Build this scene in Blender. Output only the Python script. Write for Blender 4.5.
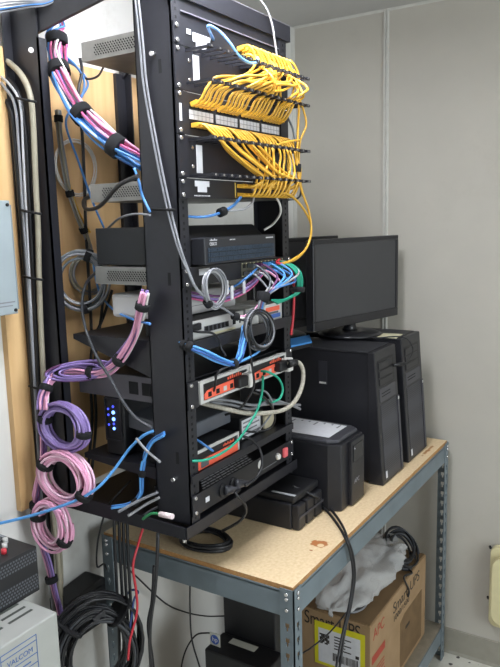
import bpy, bmesh, math, random
from mathutils import Vector, Matrix
random.seed(7)
scene = bpy.context.scene
for o in list(bpy.data.objects): bpy.data.objects.remove(o)

# ------------------------------------------------------------------ camera
F_PX, YAW, PITCH, ROLL = 687.7, 0.56426, 0.16218, -0.02585
CAM = Vector((-1.15, -0.91, 1.74))
FW = Vector((math.cos(YAW)*math.cos(PITCH), math.sin(YAW)*math.cos(PITCH), -math.sin(PITCH)))
_r = FW.cross(Vector((0, 0, 1))).normalized(); _u = _r.cross(FW)
RT = math.cos(ROLL)*_r + math.sin(ROLL)*_u
UP = -math.sin(ROLL)*_r + math.cos(ROLL)*_u
cd = bpy.data.cameras.new('camera'); cam = bpy.data.objects.new('camera', cd)
scene.collection.objects.link(cam); scene.camera = cam
cd.sensor_fit = 'HORIZONTAL'; cd.sensor_width = 36.0; cd.lens = F_PX*36.0/500.0
cd.clip_start = 0.02; cd.clip_end = 50
cam.matrix_world = Matrix(((RT.x, UP.x, -FW.x, CAM.x), (RT.y, UP.y, -FW.y, CAM.y), (RT.z, UP.z, -FW.z, CAM.z), (0, 0, 0, 1)))

# ------------------------------------------------------------------ world, exposure (lamps are built in their fixtures)
w = bpy.data.worlds.new('world'); scene.world = w; w.use_nodes = True
w.node_tree.nodes['Background'].inputs[0].default_value = (0.8, 0.85, 0.9, 1)
w.node_tree.nodes['Background'].inputs[1].default_value = 0.05
vs = scene.view_settings
vs.view_transform = 'Standard'; vs.look = 'None'; vs.gamma = 1.0; vs.use_curve_mapping = False
vs.exposure = 0.0
LAMP_NEAR, FILL_MID, FILL_SIDE = 46.0, 1.5, 2.0
# daylight added to lift the shadows, through an invented window behind the photographer
dl = bpy.data.lights.new('fill_daylight', 'AREA'); dl.shape = 'RECTANGLE'; dl.size = 1.5; dl.size_y = 1.3; dl.energy = 66; dl.color = (.86, .95, 1.0)
dlo = bpy.data.objects.new('fill_daylight', dl); scene.collection.objects.link(dlo); dlo.location = (-.45, -3.0, 1.35); dlo.rotation_euler = (math.radians(90), 0, 0)

# ------------------------------------------------------------------ helpers
COL = scene.collection
def at(x, y, v, ax='Y'):
    """survey helper: where the sight line through a measured point meets the plane X, Y or Z = v"""
    a = FW + RT*((x-250)/F_PX) - UP*((y-333.5)/F_PX)
    i = 'XYZ'.index(ax)
    return CAM + a*((v-CAM[i])/a[i])

def lin(c):
    if isinstance(c, str):
        c = c.lstrip('#'); c = [int(c[i:i+2], 16)/255 for i in (0, 2, 4)]
    return tuple(((v/12.92) if v <= .04045 else ((v+.055)/1.055)**2.4) for v in c) + (1,)

MATS = {}
def mat(name, color, rough=.5, metal=0., var=.0, scale=30., bump=0., spec=.5, coords='Object', stretch=(1, 1, 1), col2=None, detail=4):
    if name in MATS: return MATS[name]
    m = bpy.data.materials.new(name); m.use_nodes = True; nt = m.node_tree; b = nt.nodes['Principled BSDF']
    c = lin(color); b.inputs['Base Color'].default_value = c
    b.inputs['Roughness'].default_value = rough; b.inputs['Metallic'].default_value = metal
    b.inputs['Specular IOR Level'].default_value = spec
    if var or bump or col2:
        tc = nt.nodes.new('ShaderNodeTexCoord'); mp = nt.nodes.new('ShaderNodeMapping'); mp.inputs['Scale'].default_value = stretch
        n = nt.nodes.new('ShaderNodeTexNoise'); n.inputs['Scale'].default_value = scale; n.inputs['Detail'].default_value = detail
        nt.links.new(tc.outputs[coords], mp.inputs[0]); nt.links.new(mp.outputs[0], n.inputs['Vector'])
        cr = nt.nodes.new('ShaderNodeValToRGB'); cr.color_ramp.elements[0].position = .3; cr.color_ramp.elements[1].position = .7
        c2 = lin(col2) if col2 else tuple(min(1, v*(1+var)) for v in c[:3])+(1,)
        c1 = c if col2 else tuple(v*(1-var) for v in c[:3])+(1,)
        cr.color_ramp.elements[0].color = c1; cr.color_ramp.elements[1].color = c2
        nt.links.new(n.outputs['Fac'], cr.inputs[0]); nt.links.new(cr.outputs[0], b.inputs['Base Color'])
        if bump:
            bp = nt.nodes.new('ShaderNodeBump'); bp.inputs['Strength'].default_value = bump; bp.inputs['Distance'].default_value = .002
            nt.links.new(n.outputs['Fac'], bp.inputs['Height']); nt.links.new(bp.outputs[0], b.inputs['Normal'])
    MATS[name] = m; return m

def emit(name, color, strength):
    if name in MATS: return MATS[name]
    m = bpy.data.materials.new(name); m.use_nodes = True; nt = m.node_tree; b = nt.nodes['Principled BSDF']
    b.inputs['Base Color'].default_value = lin(color); b.inputs['Emission Color'].default_value = lin(color); b.inputs['Emission Strength'].default_value = strength
    MATS[name] = m; return m

black = mat('black_powder_coat', '#1e1e24', .45, var=.12, scale=60, bump=.05)
blackp = mat('black_plastic', '#1d1d21', .42, var=.1, scale=40)
darkp = mat('dark_plastic', '#161619', .5, var=.1, scale=50)
velcro = mat('hook_loop_black', '#131316', .95, var=.2, scale=300)
hole = mat('hole_black', '#08080a', .9, var=.05)
galv = mat('galvanised_steel', '#85837f', .42, metal=.45, var=.12, scale=25)
chrome = mat('bright_screw', '#d4d2d2', .25, metal=.9, var=.05)
greysteel = mat('grey_painted_steel', '#667177', .45, var=.1, scale=14, bump=.05)
whitelab = mat('white_label', '#cfcfd3', .6, var=.04, scale=80)
silver = mat('silver_plastic', '#bdbcb9', .4, var=.05)
beige = mat('beige_metal', '#a0a19c', .5, var=.04, scale=20)
red = mat('orange_red_plastic', '#e8644a', .45, var=.06)
blue = mat('blue_cable', '#477fc0', .4, var=.08)
lblue = mat('light_blue_cable', '#5a9fe0', .4, var=.08)
dblue = mat('deep_blue_cable', '#31599a', .42, var=.08)
yellow = mat('yellow_cable', '#dca93a', .42, var=.08, scale=50)
pink = mat('pink_cable', '#e6a6c4', .42, var=.08)
hpink = mat('deep_pink_cable', '#d4608f', .42, var=.08)
purple = mat('purple_cable', '#8a74ae', .42, var=.08)
dpurple = mat('dark_purple_cable', '#6a3f6a', .42, var=.08)
white = mat('white_cable', '#d8d5d0', .42, var=.05)
greyc = mat('grey_cable', '#7f8085', .42, var=.08)
lgreyc = mat('pale_grey_cable', '#a2a2a5', .42, var=.08)
beigec = mat('beige_cable', '#918a78', .5, var=.08)
blackc = mat('black_cable', '#1d1d20', .42, var=.1)
greenc = mat('green_cable', '#1f9f80', .42, var=.08)
redc = mat('red_cable', '#c0303c', .42, var=.08)

class MB:
    def __init__(s): s.v = []; s.f = []; s.mi = []; s.sm = []
    def add(s, vs, fs, mi=0, smooth=False):
        b = len(s.v); s.v += [Vector(p) for p in vs]
        for f in fs: s.f.append([b+i for i in f]); s.mi.append(mi); s.sm.append(smooth)
        return s
    def box(s, x0, x1, y0, y1, z0, z1, mi=0):
        vs = [(x, y, z) for x in (x0, x1) for y in (y0, y1) for z in (z0, z1)]
        return s.add(vs, [(0, 1, 3, 2), (4, 6, 7, 5), (0, 4, 5, 1), (2, 3, 7, 6), (0, 2, 6, 4), (1, 5, 7, 3)], mi)
    def obox(s, o, u, v, n, du, dv, dn, mi=0):
        o = Vector(o); u = Vector(u).normalized()*du; v = Vector(v).normalized()*dv; n = Vector(n).normalized()*dn
        vs = [o+u*i+v*j+n*k for i in (0, 1) for j in (0, 1) for k in (0, 1)]
        fs = [(0, 1, 3, 2), (4, 6, 7, 5), (0, 4, 5, 1), (2, 3, 7, 6), (0, 2, 6, 4), (1, 5, 7, 3)]
        if u.cross(v).dot(n) < 0: fs = [f[::-1] for f in fs]
        return s.add(vs, fs, mi)
    def prism(s, poly, ax, a, b, mi=0):
        # poly in the two other axes (in xyz order) extruded along ax from a to b
        def P(p, t):
            return {'X': (t, p[0], p[1]), 'Y': (p[0], t, p[1]), 'Z': (p[0], p[1], t)}[ax]
        n = len(poly); vs = [P(p, a) for p in poly]+[P(p, b) for p in poly]
        fs = [tuple(range(n))[::-1], tuple(range(n, 2*n))]+[(i, (i+1) % n, n+(i+1) % n, n+i) for i in range(n)]
        area = sum(poly[i][0]*poly[(i+1) % n][1]-poly[(i+1) % n][0]*poly[i][1] for i in range(n))
        if (area < 0) != (ax == 'Y') : fs = [f[::-1] for f in fs]
        if b < a: fs = [f[::-1] for f in fs]
        return s.add(vs, fs, mi)
    def tube(s, pts, r, n=7, mi=0, caps=True, rs=None):
        pts = [Vector(p) for p in pts]; k = len(pts)
        t0 = (pts[1]-pts[0]).normalized(); a = Vector((0, 0, 1)) if abs(t0.z) < .9 else Vector((1, 0, 0))
        nrm = t0.cross(a).normalized(); vs = []
        for i in range(k):
            t = (pts[min(i+1, k-1)]-pts[max(i-1, 0)])
            t = t.normalized() if t.length > 1e-9 else t0
            nrm = (nrm-t*nrm.dot(t)); nrm = nrm.normalized() if nrm.length > 1e-6 else t.orthogonal().normalized()
            bn = t.cross(nrm); rr = rs[i] if rs else r
            for j in range(n):
                an = 2*math.pi*j/n; vs.append(pts[i]+(nrm*math.cos(an)+bn*math.sin(an))*rr)
        fs = [(i*n+j, i*n+(j+1) % n, (i+1)*n+(j+1) % n, (i+1)*n+j) for i in range(k-1) for j in range(n)]
        s.add(vs, fs, mi, True)
        if caps:
            b = len(s.v)-k*n
            s.f.append([b+j for j in range(n)][::-1]); s.mi.append(mi); s.sm.append(False)
            s.f.append([b+(k-1)*n+j for j in range(n)]); s.mi.append(mi); s.sm.append(False)
        return s
    def cyl(s, p0, p1, r, n=12, mi=0, r1=None): return s.tube([p0, p1], r, n, mi, True, [r, r if r1 is None else r1])
    def build(s, name, mats, parent=None, bevel=0.):
        if not isinstance(mats, (list, tuple)): mats = [mats]
        off = wloc(parent)
        if parent is None:
            lo = Vector([min(p[i] for p in s.v) for i in range(3)]); hi = Vector([max(p[i] for p in s.v) for i in range(3)])
            off = Vector(((lo.x+hi.x)/2, (lo.y+hi.y)/2, lo.z))
        me = bpy.data.meshes.new(name); me.from_pydata([p-off for p in s.v], [], s.f)
        for m in mats: me.materials.append(m)
        me.polygons.foreach_set('material_index', s.mi); me.polygons.foreach_set('use_smooth', s.sm); me.update()
        o = bpy.data.objects.new(name, me); COL.objects.link(o)
        if parent is None: o.location = off
        else: o.parent = parent
        if bevel:
            md = o.modifiers.new('bevel', 'BEVEL'); md.width = bevel; md.segments = 2; md.limit_method = 'ANGLE'; md.angle_limit = .7
        return o

def wloc(o):
    v = Vector((0, 0, 0))
    while o is not None: v = v+o.location; o = o.parent
    return v
def tag(o, label, cat, group=None, kind=None):
    o['label'] = label; o['category'] = cat
    if group: o['group'] = group
    if kind: o['kind'] = kind
    return o
def thing(name, label, cat, loc, group=None):
    o = bpy.data.objects.new(name, None); COL.objects.link(o); o.location = loc; o.empty_display_size = .05
    return tag(o, label, cat, group)
def struct(o): o['kind'] = 'structure'; return o
def part(name, m, parent, *boxes, bevel=0.):
    b = MB()
    for q in boxes: b.box(*q)
    return b.build(name, m, parent, bevel)
def spline(pts, n=7):
    pts = [Vector(p) for p in pts]; out = []
    P = [pts[0]*2-pts[1]]+pts+[pts[-1]*2-pts[-2]]
    for i in range(1, len(P)-2):
        a, b, c, d = P[i-1:i+3]
        for j in range(n):
            t = j/n
            out.append(.5*((2*b)+(c-a)*t+(2*a-5*b+4*c-d)*t*t+(3*b-a-3*c+d)*t**3))
    out.append(pts[-1]); return out
def pp(l):
    """list of survey points (x, y, plane) or (x, y, plane, axis) or Vector -> world points"""
    return [p if isinstance(p, Vector) else at(*p) for p in l]
def text(body, size, o, u, v, m, parent, name='lettering', lift=.0006, align='LEFT', sx=1.0):
    c = bpy.data.curves.new('t', 'FONT'); c.body = body; c.size = size; c.extrude = .0002; c.align_x = align
    ob = bpy.data.objects.new('t', c); COL.objects.link(ob)
    me = bpy.data.meshes.new_from_object(ob); bpy.data.objects.remove(ob)
    o = Vector(o); u = Vector(u).normalized(); v = Vector(v).normalized(); n = u.cross(v); off = wloc(parent)
    for vt in me.vertices: vt.co = o+u*vt.co.x*sx+v*vt.co.y+n*(lift+vt.co.z)-off
    me.materials.clear(); me.materials.append(m)
    t = bpy.data.objects.new(name, me); COL.objects.link(t); t.parent = parent; return t
def cable(name, label, cat, pts, r, m, group=None, n=6, seg=7, parent=None):
    o = MB().tube(spline(pp(pts), seg), r, n).build(name, m, parent)
    if parent is None: tag(o, label, cat, group)
    return o
def strap(c, t, r, wd, parent, name='strap', m=None):
    t = Vector(t).normalized()
    return MB().tube([c-t*wd/2, c-t*wd*.45, c+t*wd*.45, c+t*wd/2], r, 14, 0, True, [r*.93, r, r, r*.93]).build(name, m or velcro, parent)
def bundle(name, label, cat, ctrl, mats, R, r, straps=(), seg=7, spread=None, sr=None, sw=.016, side=None):
    """cables tied into one bundle: every cable and every strap a part"""
    C = spline(pp(ctrl), seg); k = len(C)
    root = thing(name, label, cat, C[-1] if C[-1].z < C[0].z else C[0])
    N = len(mats)
    for q, m in enumerate(mats):
        ang0 = q*2.399; rad = R*math.sqrt((q+.35)/N); ph = random.uniform(-.6, .6); pts = []
        for i, p in enumerate(C):
            t = (C[min(i+1, k-1)]-C[max(i-1, 0)]).normalized()
            a = t.cross(Vector((.3, .2, 1))).normalized() if abs(t.z) < .97 else t.cross(Vector((1, 0, 0))).normalized()
            b = t.cross(a); s = 1+(.16*math.sin(i*.35+q*1.7))
            if spread: s *= spread(i/(k-1))
            an = ang0+ph*math.sin(i/(k-1)*4+q)
            pts.append(p+a*math.cos(an)*rad*s+b*math.sin(an)*rad*s)
        if side:
            i = int(k*.68); m = side[0] if (pts[i]-C[i]).dot(RT*.75+UP*.65)/R > side[2] else side[1]; m = m[q % len(m)]
        MB().tube(pts, r, 6).build('cable', m, root)
    for s in straps:
        i = min(k-2, max(1, int(s*(k-1)))); strap(C[i], C[i+1]-C[i-1], (sr or R+r*1.1), sw, root)
    return root
def coil(name, label, cat, c, u, v, ru, rv, mats, turns, r, thick=.010, straps=(), deep=.014, rin=.72, sw=.016, group=None):
    """a hank of cable: c centre, u/v plane axes, ru/rv outer radii"""
    c = Vector(c); u = Vector(u).normalized(); v = Vector(v).normalized(); n = u.cross(v)
    root = thing(name, label, cat, c-v*rv, group); L = 26
    for q, m in enumerate(mats):
        pts = []; ph0 = random.random()*6
        for i in range(turns*L+1):
            a = 2*math.pi*i/L+ph0; k = i/L
            f = rin+(1-rin)*(.5+.5*math.sin(k*2.1+q*1.9+.35*math.sin(a)))
            d = deep*math.sin(k*2.7+q*2.3)+.002*math.sin(a*2+q)
            pts.append(c+u*math.cos(a)*ru*f+v*math.sin(a)*rv*f+n*d)
        MB().tube(pts, r, 6).build('cable', m, root)
    for a in straps:
        p = c+u*math.cos(a)*ru*(1+rin)/2+v*math.sin(a)*rv*(1+rin)/2
        t = -u*math.sin(a)*ru+v*math.cos(a)*rv
        strap(p, t, max((1-rin)/2*max(ru, rv)+r*2.0, deep+r*1.6), sw, root)
    return root

# ------------------------------------------------------------------ the room
XW, YW, ZC = 1.41, 0.475, 2.497
def wall_material(name, colour):
    m = mat(name, colour, .75, var=.03, scale=6, bump=.12, detail=8)
    nt = m.node_tree; b = nt.nodes['Principled BSDF']
    tc = nt.nodes['Texture Coordinate']
    n2 = nt.nodes.new('ShaderNodeTexNoise'); n2.inputs['Scale'].default_value = 3.2; n2.inputs['Detail'].default_value = 9; n2.inputs['Roughness'].default_value = .72
    nt.links.new(tc.outputs['Object'], n2.inputs['Vector'])
    cr = nt.nodes.new('ShaderNodeValToRGB'); cr.color_ramp.elements[0].position = .58; cr.color_ramp.elements[1].position = .95
    mx = nt.nodes.new('ShaderNodeMixRGB'); mx.inputs['Color2'].default_value = lin('#a39c90')
    nt.links.new(n2.outputs['Fac'], cr.inputs[0]); nt.links.new(cr.outputs[0], mx.inputs['Fac'])
    src = b.inputs['Base Color'].links[0].from_socket
    nt.links.new(src, mx.inputs['Color1']); nt.links.new(mx.outputs[0], b.inputs['Base Color'])
    return m
wallm = wall_material('white_wall_paint', '#cfcdc8')
panelm = wall_material('grey_wall_panel', '#aea99f')
ceilm = mat('ceiling_paint', '#b3b1ae', .85, var=.03, scale=5)
floorm = mat('floor_tile', '#cfccc2', .45, col2='#c9c5ba', scale=90)
def floor_speckle():
    nt = floorm.node_tree; b = nt.nodes['Principled BSDF']; tc = nt.nodes['Texture Coordinate']
    vo = nt.nodes.new('ShaderNodeTexVoronoi'); vo.inputs['Scale'].default_value = 26
    n = nt.nodes.new('ShaderNodeTexNoise'); n.inputs['Scale'].default_value = 35
    nt.links.new(tc.outputs['Object'], vo.inputs['Vector']); nt.links.new(tc.outputs['Object'], n.inputs['Vector'])
    ad = nt.nodes.new('ShaderNodeMath'); ad.operation = 'ADD'; nt.links.new(vo.outputs['Distance'], ad.inputs[0]); nt.links.new(n.outputs['Fac'], ad.inputs[1])
    cr = nt.nodes.new('ShaderNodeValToRGB'); cr.color_ramp.elements[0].position = .58; cr.color_ramp.elements[1].position = .62
    cr.color_ramp.elements[0].color = (1, 1, 1, 1); cr.color_ramp.elements[1].color = (0, 0, 0, 1)
    mx = nt.nodes.new('ShaderNodeMixRGB'); mx.inputs['Color2'].default_value = lin('#3d3a36')
    nt.links.new(ad.outputs[0], cr.inputs[0]); nt.links.new(cr.outputs[0], mx.inputs['Fac'])
    nt.links.new(b.inputs['Base Color'].links[0].from_socket, mx.inputs['Color1']); nt.links.new(mx.outputs[0], b.inputs['Base Color'])
floor_speckle()
XB, YB = -3.0, -3.0
struct(MB().box(XB-.1, XW+.1, YB-.1, YW+.1, -.06, 0).build('floor', floorm))
struct(MB().box(XB-.1, XW+.1, YB-.1, YW+.1, ZC, ZC+.06).build('ceiling', ceilm))
struct(MB().box(XB-.1, XW+.1, YW, YW+.08, 0, ZC).build('wall_left', wallm))
struct(MB().box(XW, XW+.08, YB-.1, YW, 0, ZC).build('wall_back', panelm))
WX0, WX1, WZ0, WZ1 = -1.22, .32, .68, 2.02
struct(MB().box(XB-.1, WX0, YB-.1, YB, 0, ZC).box(WX1, XW+.1, YB-.1, YB, 0, ZC).box(WX0, WX1, YB-.1, YB, 0, WZ0).box(WX0, WX1, YB-.1, YB, WZ1, ZC).build('wall_right', wallm))
fr = MB().box(WX0, WX0+.05, YB-.09, YB-.03, WZ0, WZ1).box(WX1-.05, WX1, YB-.09, YB-.03, WZ0, WZ1).box(WX0, WX1, YB-.09, YB-.03, WZ0, WZ0+.05).box(WX0, WX1, YB-.09, YB-.03, WZ1-.05, WZ1)
struct(fr.build('added_window_1', mat('added_window_frame', '#dddddd', .5, var=.02)))  # unseen window, invented as the opening for the fill light
struct(MB().box(XB-.1, XB, YB, YW, 0, ZC).build('wall_front', wallm))
basem = mat('baseboard_vinyl', '#8d897d', .5, var=.05)
b = MB().prism([(XW, .0), (XW-.016, .0), (XW-.010, .012), (XW-.006, .10), (XW, .103)], 'Y', YB, YW-.006)
struct(b.build('baseboard_back', basem))
b = MB().prism([(YW, .0), (YW-.016, .0), (YW-.010, .012), (YW-.006, .10), (YW, .103)], 'X', XB, XW-.016)
struct(b.build('baseboard_left', basem))
trimm = mat('panel_trim', '#b9b7b0', .5, var=.05)
yb = at(386, 120, XW, 'X').y
b = MB().prism([(XW, yb-.011), (XW-.006, yb-.009), (XW-.006, yb-.003), (XW-.002, yb-.002), (XW-.002, yb+.002), (XW-.006, yb+.003), (XW-.006, yb+.009), (XW, yb+.011)], 'Z', .103, ZC-.001)
struct(b.build('trim_1', trimm))
struct(MB().prism([(XW, YW), (XW-.012, YW), (XW-.004, YW-.004), (XW, YW-.012)], 'Z', .103, ZC-.001).build('trim_2', trimm))
struct(MB().prism([(XW, ZC), (XW-.008, ZC), (XW, ZC-.008)], 'Y', YB, YW-.013).build('trim_3', trimm))

# ceiling lamps (fluorescent wrap fixtures with their own light; the last two are added fill)
def lamp(label, x, y, lx, ly, power):
    t = thing('ceiling_light', label, 'light', (x, y, ZC))
    part('housing', mat('lamp_housing', '#e8e8e6', .5, var=.02), t, (x-lx/2, x+lx/2, y-ly/2, y+ly/2, ZC-.05, ZC-.001))
    part('diffuser', emit('lamp_diffuser_%d' % power, '#f3f7ff', power), t, (x-lx/2+.01, x+lx/2-.01, y-ly/2+.01, y+ly/2-.01, ZC-.085, ZC-.0505))
lamp('long fluorescent fixture on the ceiling in front of the rack', -.02, -.16, .72, .28, LAMP_NEAR)
lamp('added fill light as a long ceiling fixture in the middle of the room', -.9, -1.7, 1.2, .28, FILL_MID)  # unseen fixture, added to light the equipment fronts
lamp('added fill light as a long ceiling fixture along the left wall', -2.1, -.25, 1.2, .28, FILL_SIDE)  # unseen fixture, added to send low light in under rack and bench

# plywood board behind the rack
plym = mat('plywood', '#c79f6c', .55, col2='#dbb684', scale=5, stretch=(6, 1, .55), detail=8)
YP = YW-.018
tag(MB().box(-.083, .47, YP, YW-.0005, 1.035, 2.152).build('plywood_board', plym), 'varnished plywood backboard screwed to the wall behind the rack', 'board')

# ------------------------------------------------------------------ workbench
TX0, TX1, TY0, TY1, TZ = .139, 1.362, -.194, .405, .90
bench = thing('workbench', 'grey slotted-angle steel workbench with a particle board top', 'table', ((TX0+TX1)/2, (TY0+TY1)/2, 0))
def particle_board():
    m = mat('particle_board', '#d8bc92', .6, col2='#e8d0aa', scale=120, detail=6)
    nt = m.node_tree; b = nt.nodes['Principled BSDF']; tc = nt.nodes['Texture Coordinate']
    def blob(x, y, rx, ry, col, lo, hi, nz, ns, src):
        mp = nt.nodes.new('ShaderNodeMapping'); mp.vector_type = 'POINT'
        mp.inputs['Location'].default_value = (-x/rx, -y/ry, 0); mp.inputs['Scale'].default_value = (1/rx, 1/ry, 0)
        nt.links.new(tc.outputs['Object'], mp.inputs[0])
        ln = nt.nodes.new('ShaderNodeVectorMath'); ln.operation = 'LENGTH'; nt.links.new(mp.outputs[0], ln.inputs[0])
        n = nt.nodes.new('ShaderNodeTexNoise'); n.inputs['Scale'].default_value = ns; n.inputs['Detail'].default_value = 3; nt.links.new(tc.outputs['Object'], n.inputs['Vector'])
        mm = nt.nodes.new('ShaderNodeMath'); mm.operation = 'MULTIPLY_ADD'; mm.inputs[1].default_value = nz; nt.links.new(n.outputs['Fac'], mm.inputs[0]); nt.links.new(ln.outputs['Value'], mm.inputs[2])
        cr = nt.nodes.new('ShaderNodeValToRGB'); cr.color_ramp.elements[0].position = lo; cr.color_ramp.elements[1].position = hi
        cr.color_ramp.elements[0].color = (1, 1, 1, 1); cr.color_ramp.elements[1].color = (0, 0, 0, 1)
        nt.links.new(mm.outputs[0], cr.inputs[0])
        mx = nt.nodes.new('ShaderNodeMixRGB'); mx.inputs['Color2'].default_value = lin(col)
        nt.links.new(cr.outputs[0], mx.inputs['Fac']); nt.links.new(src, mx.inputs['Color1']); return mx.outputs[0]
    src = b.inputs['Base Color'].links[0].from_socket
    cx, cy = (TX0+TX1)/2, (TY0+TY1)/2     # object origin is the bench centre
    src = blob(.368-cx, -.148-cy, .040, .052, '#b06a34', .80, .90, .8, 40, src)
    src = blob(.361-cx, -.155-cy, .016, .016, '#e0c49a', .6, .8, .3, 40, src)
    src = blob(.325-cx, -.145-cy, .006, .010, '#a4602e', .7, .8, .5, 60, src)
    src = blob(1.2-cx, -.165-cy, .25, .02, '#a9743f', .62, .85, 1.0, 45, src)
    nt.links.new(src, b.inputs['Base Color']); return m
pbm = particle_board()
pbedge = mat('particle_board_edge', '#a87c4c', .7, var=.15, scale=150)
b = MB().box(TX0+.002, TX1-.002, TY0+.002, TY1-.002, TZ-.016, TZ)
for i, f in enumerate(b.f): b.mi[i] = 0 if i == 5 else 1
b.build('bench_top', [pbm, pbedge], bench)
for nm, q in (('front_beam', (TX0, TX1, TY0, TY0+.003, TZ-.078, TZ-.012)), ('rear_beam', (TX0, TX1, TY1-.003, TY1, TZ-.078, TZ-.012)),
              ('end_beam', (TX0, TX0+.003, TY0, TY1, TZ-.078, TZ-.012)), ('end_beam', (TX1-.003, TX1, TY0, TY1, TZ-.078, TZ-.012))):
    part(nm, greysteel, bench, q)
part('lip', greysteel, bench, (TX0, TX1, TY0, TY0+.028, TZ-.019, TZ-.0165), (TX0, TX0+.028, TY0+.03, TY1, TZ-.019, TZ-.0165))
part('wooden_rail', mat('pine_rail', '#9a7648', .65, col2='#ae8a58', scale=8, stretch=(.5, 6, 6)), bench, (TX0+.15, TX1-.05, -.135, -.10, TZ-.105, TZ-.0195))
# slotted angle legs with real slots
def leg(x, y, sx, sy):
    b = MB(); W, T, H = .038, .003, TZ-.006
    def face(axis):
        # a strip W wide with a column of slots
        o = Vector((x, y, 0)); u = Vector((sx, 0, 0)) if axis == 'x' else Vector((0, sy, 0)); n = Vector((0, sy, 0)) if axis == 'x' else Vector((sx, 0, 0)); z = Vector((0, 0, 1))
        a, c = W*.36, W*.66
        b.obox(o, u, z, n, a, H, T); b.obox(o+u*c, u, z, n, W-c, H, T)
        k = 0.0; step, hs = .0385, .022
        while k < H-.10:
            b.obox(o+u*a+z*k, u, z, n, c-a, step-hs, T)
            # shoulders that give the slot its keyhole outline
            b.obox(o+u*a+z*(k+step-hs), u, z, n, (c-a)*.28, hs*.45, T); b.obox(o+u*(c-(c-a)*.28)+z*(k+step-hs), u, z, n, (c-a)*.28, hs*.45, T)
            k += step
        b.obox(o+u*a+z*k, u, z, n, c-a, H-k, T)
    face('x'); face('y')
    # the column that stands clear of the corner
    l = b.build('leg', greysteel, bench)
    for zz in (.030, .058, .018):
        r = MB()
        r.tube([Vector((x+sx*W*.5, y, TZ-zz)), Vector((x+sx*W*.5, y-sy*.004, TZ-zz))], .0045, 10, 0, True, [.0055, .004]); r.build('rivet', chrome, l)
        r = MB(); r.tube([Vector((x, y+sy*W*.5, TZ-zz)), Vector((x-sx*.004, y+sy*W*.5, TZ-zz))], .0045, 10, 0, True, [.0055, .004]); r.build('rivet', chrome, l)
e = .0032
leg(TX0-e, TY0-e, 1, 1); leg(TX1+e, TY0-e, -1, 1); leg(TX0-e, TY1+e, 1, -1); leg(TX1+e, TY1+e, -1, -1)
shm = mat('lower_shelf_board', '#8d8474', .6, var=.12, scale=40)
part('lower_shelf', shm, bench, (TX0+.003, TX1-.003, TY0+.004, TY1-.004, .125, .141))
part('lower_beam', greysteel, bench, (TX0, TX1, TY0, TY0+.003, .075, .138)); part('lower_beam', greysteel, bench, (TX0, TX0+.003, TY0, TY1, .075, .138))

# ------------------------------------------------------------------ rack
rack = thing('equipment_rack', 'black open steel equipment rack bolted to the plywood board', 'rack', (.257, .2, 1.034))
RX0, RX1, RZ0, RZ1 = .018, .497, 1.06, 2.20
def post(left):
    x0, s = (RX0, 1) if left else (RX1, -1)
    b = MB()
    b.box(*sorted((x0, x0+s*.003)), .0, .098, RZ0, RZ1)            # web
    b.box(*sorted((x0, x0+s*.034)), .0, .003, RZ0, RZ1)            # front flange
    b.box(*sorted((x0, x0+s*.02)), .095, .098, RZ0, RZ1)           # rear flange
    p = b.build('front_post', black, rack)
    h = MB(); z = RZ0+.012
    while z < RZ1-.01:
        for d in (0, .0159, .0318):
            h.box(x0+s*.017-.003, x0+s*.017+.003, -.0004, .0, z+d-.003, z+d+.003)
        z += .04445
    h.build('mounting_holes', hole, p)['kind'] = 'stuff'
    return p
pl = post(True); post(False)
for zz in (1.215, 1.62, 2.06): part('side_slot', hole, pl, (RX0-.0005, RX0, .028, .036, zz-.014, zz+.014))
for zz, yy in ((2.085, .045), (1.165, .040)):
    MB().tube([Vector((RX0, yy, zz)), Vector((RX0-.012, yy, zz))], .004, 8, 0, True, [.005, .005]).build('side_bolt', chrome, pl)
# top front channel
b = MB(); b.box(-.0, .515, -.004, -.001, 2.196, 2.236); b.box(.0, .515, -.004, .10, 2.233, 2.236); b.box(.0, .515, -.001, .010, 2.196, 2.199)
b.box(RX0, RX1, .002, .006, 2.172, 2.196)
tb = b.build('top_bar', black, rack)
part('blank_panel', black, rack, (RX0+.003, RX1-.003, .0065, .009, 2.148, 2.195))
part('bar_edge', mat('pale_edge', '#77757c', .4, metal=.3, var=.1), tb, (0, .515, -.0046, -.004, 2.2345, 2.2365), (RX0, RX1, .0014, .002, 2.171, 2.1735))  # thin paler strips along the edges of the bar
for x in (.03, .485): MB().tube([Vector((x, .03, 2.236)), Vector((x, .03, 2.243))], .007, 10).build('top_bolt', chrome, tb)
# tapered side arms back to the board
MB().prism([(.004, 2.232), (.004, 2.222), (.164, 2.212), (.405, 2.171), (.405, 2.0), (YP-.001, 2.0), (YP-.001, 2.236)], 'X', .002, .012).build('side_arm', black, rack)
MB().prism([(.004, 2.232), (.004, 2.222), (.164, 2.212), (.405, 2.171), (YP-.001, 2.13), (YP-.001, 2.236)], 'X', .362, .372).build('side_arm', black, rack)
# rear channels against the board
b = MB().box(-.004, .000, .366, YP-.001, 1.04, 2.236).box(-.004, .022, .366, .370, 1.04, 2.165).box(-.028, -.004, YP-.005, YP-.001, 1.04, 2.236)
b.build('rear_post', black, rack)
b = MB().box(.337, .377, .446, YP-.001, 1.04, 2.15).box(.3725, .377, .425, .446, 1.04, 2.15)
b.build('rear_post', black, rack)
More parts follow.
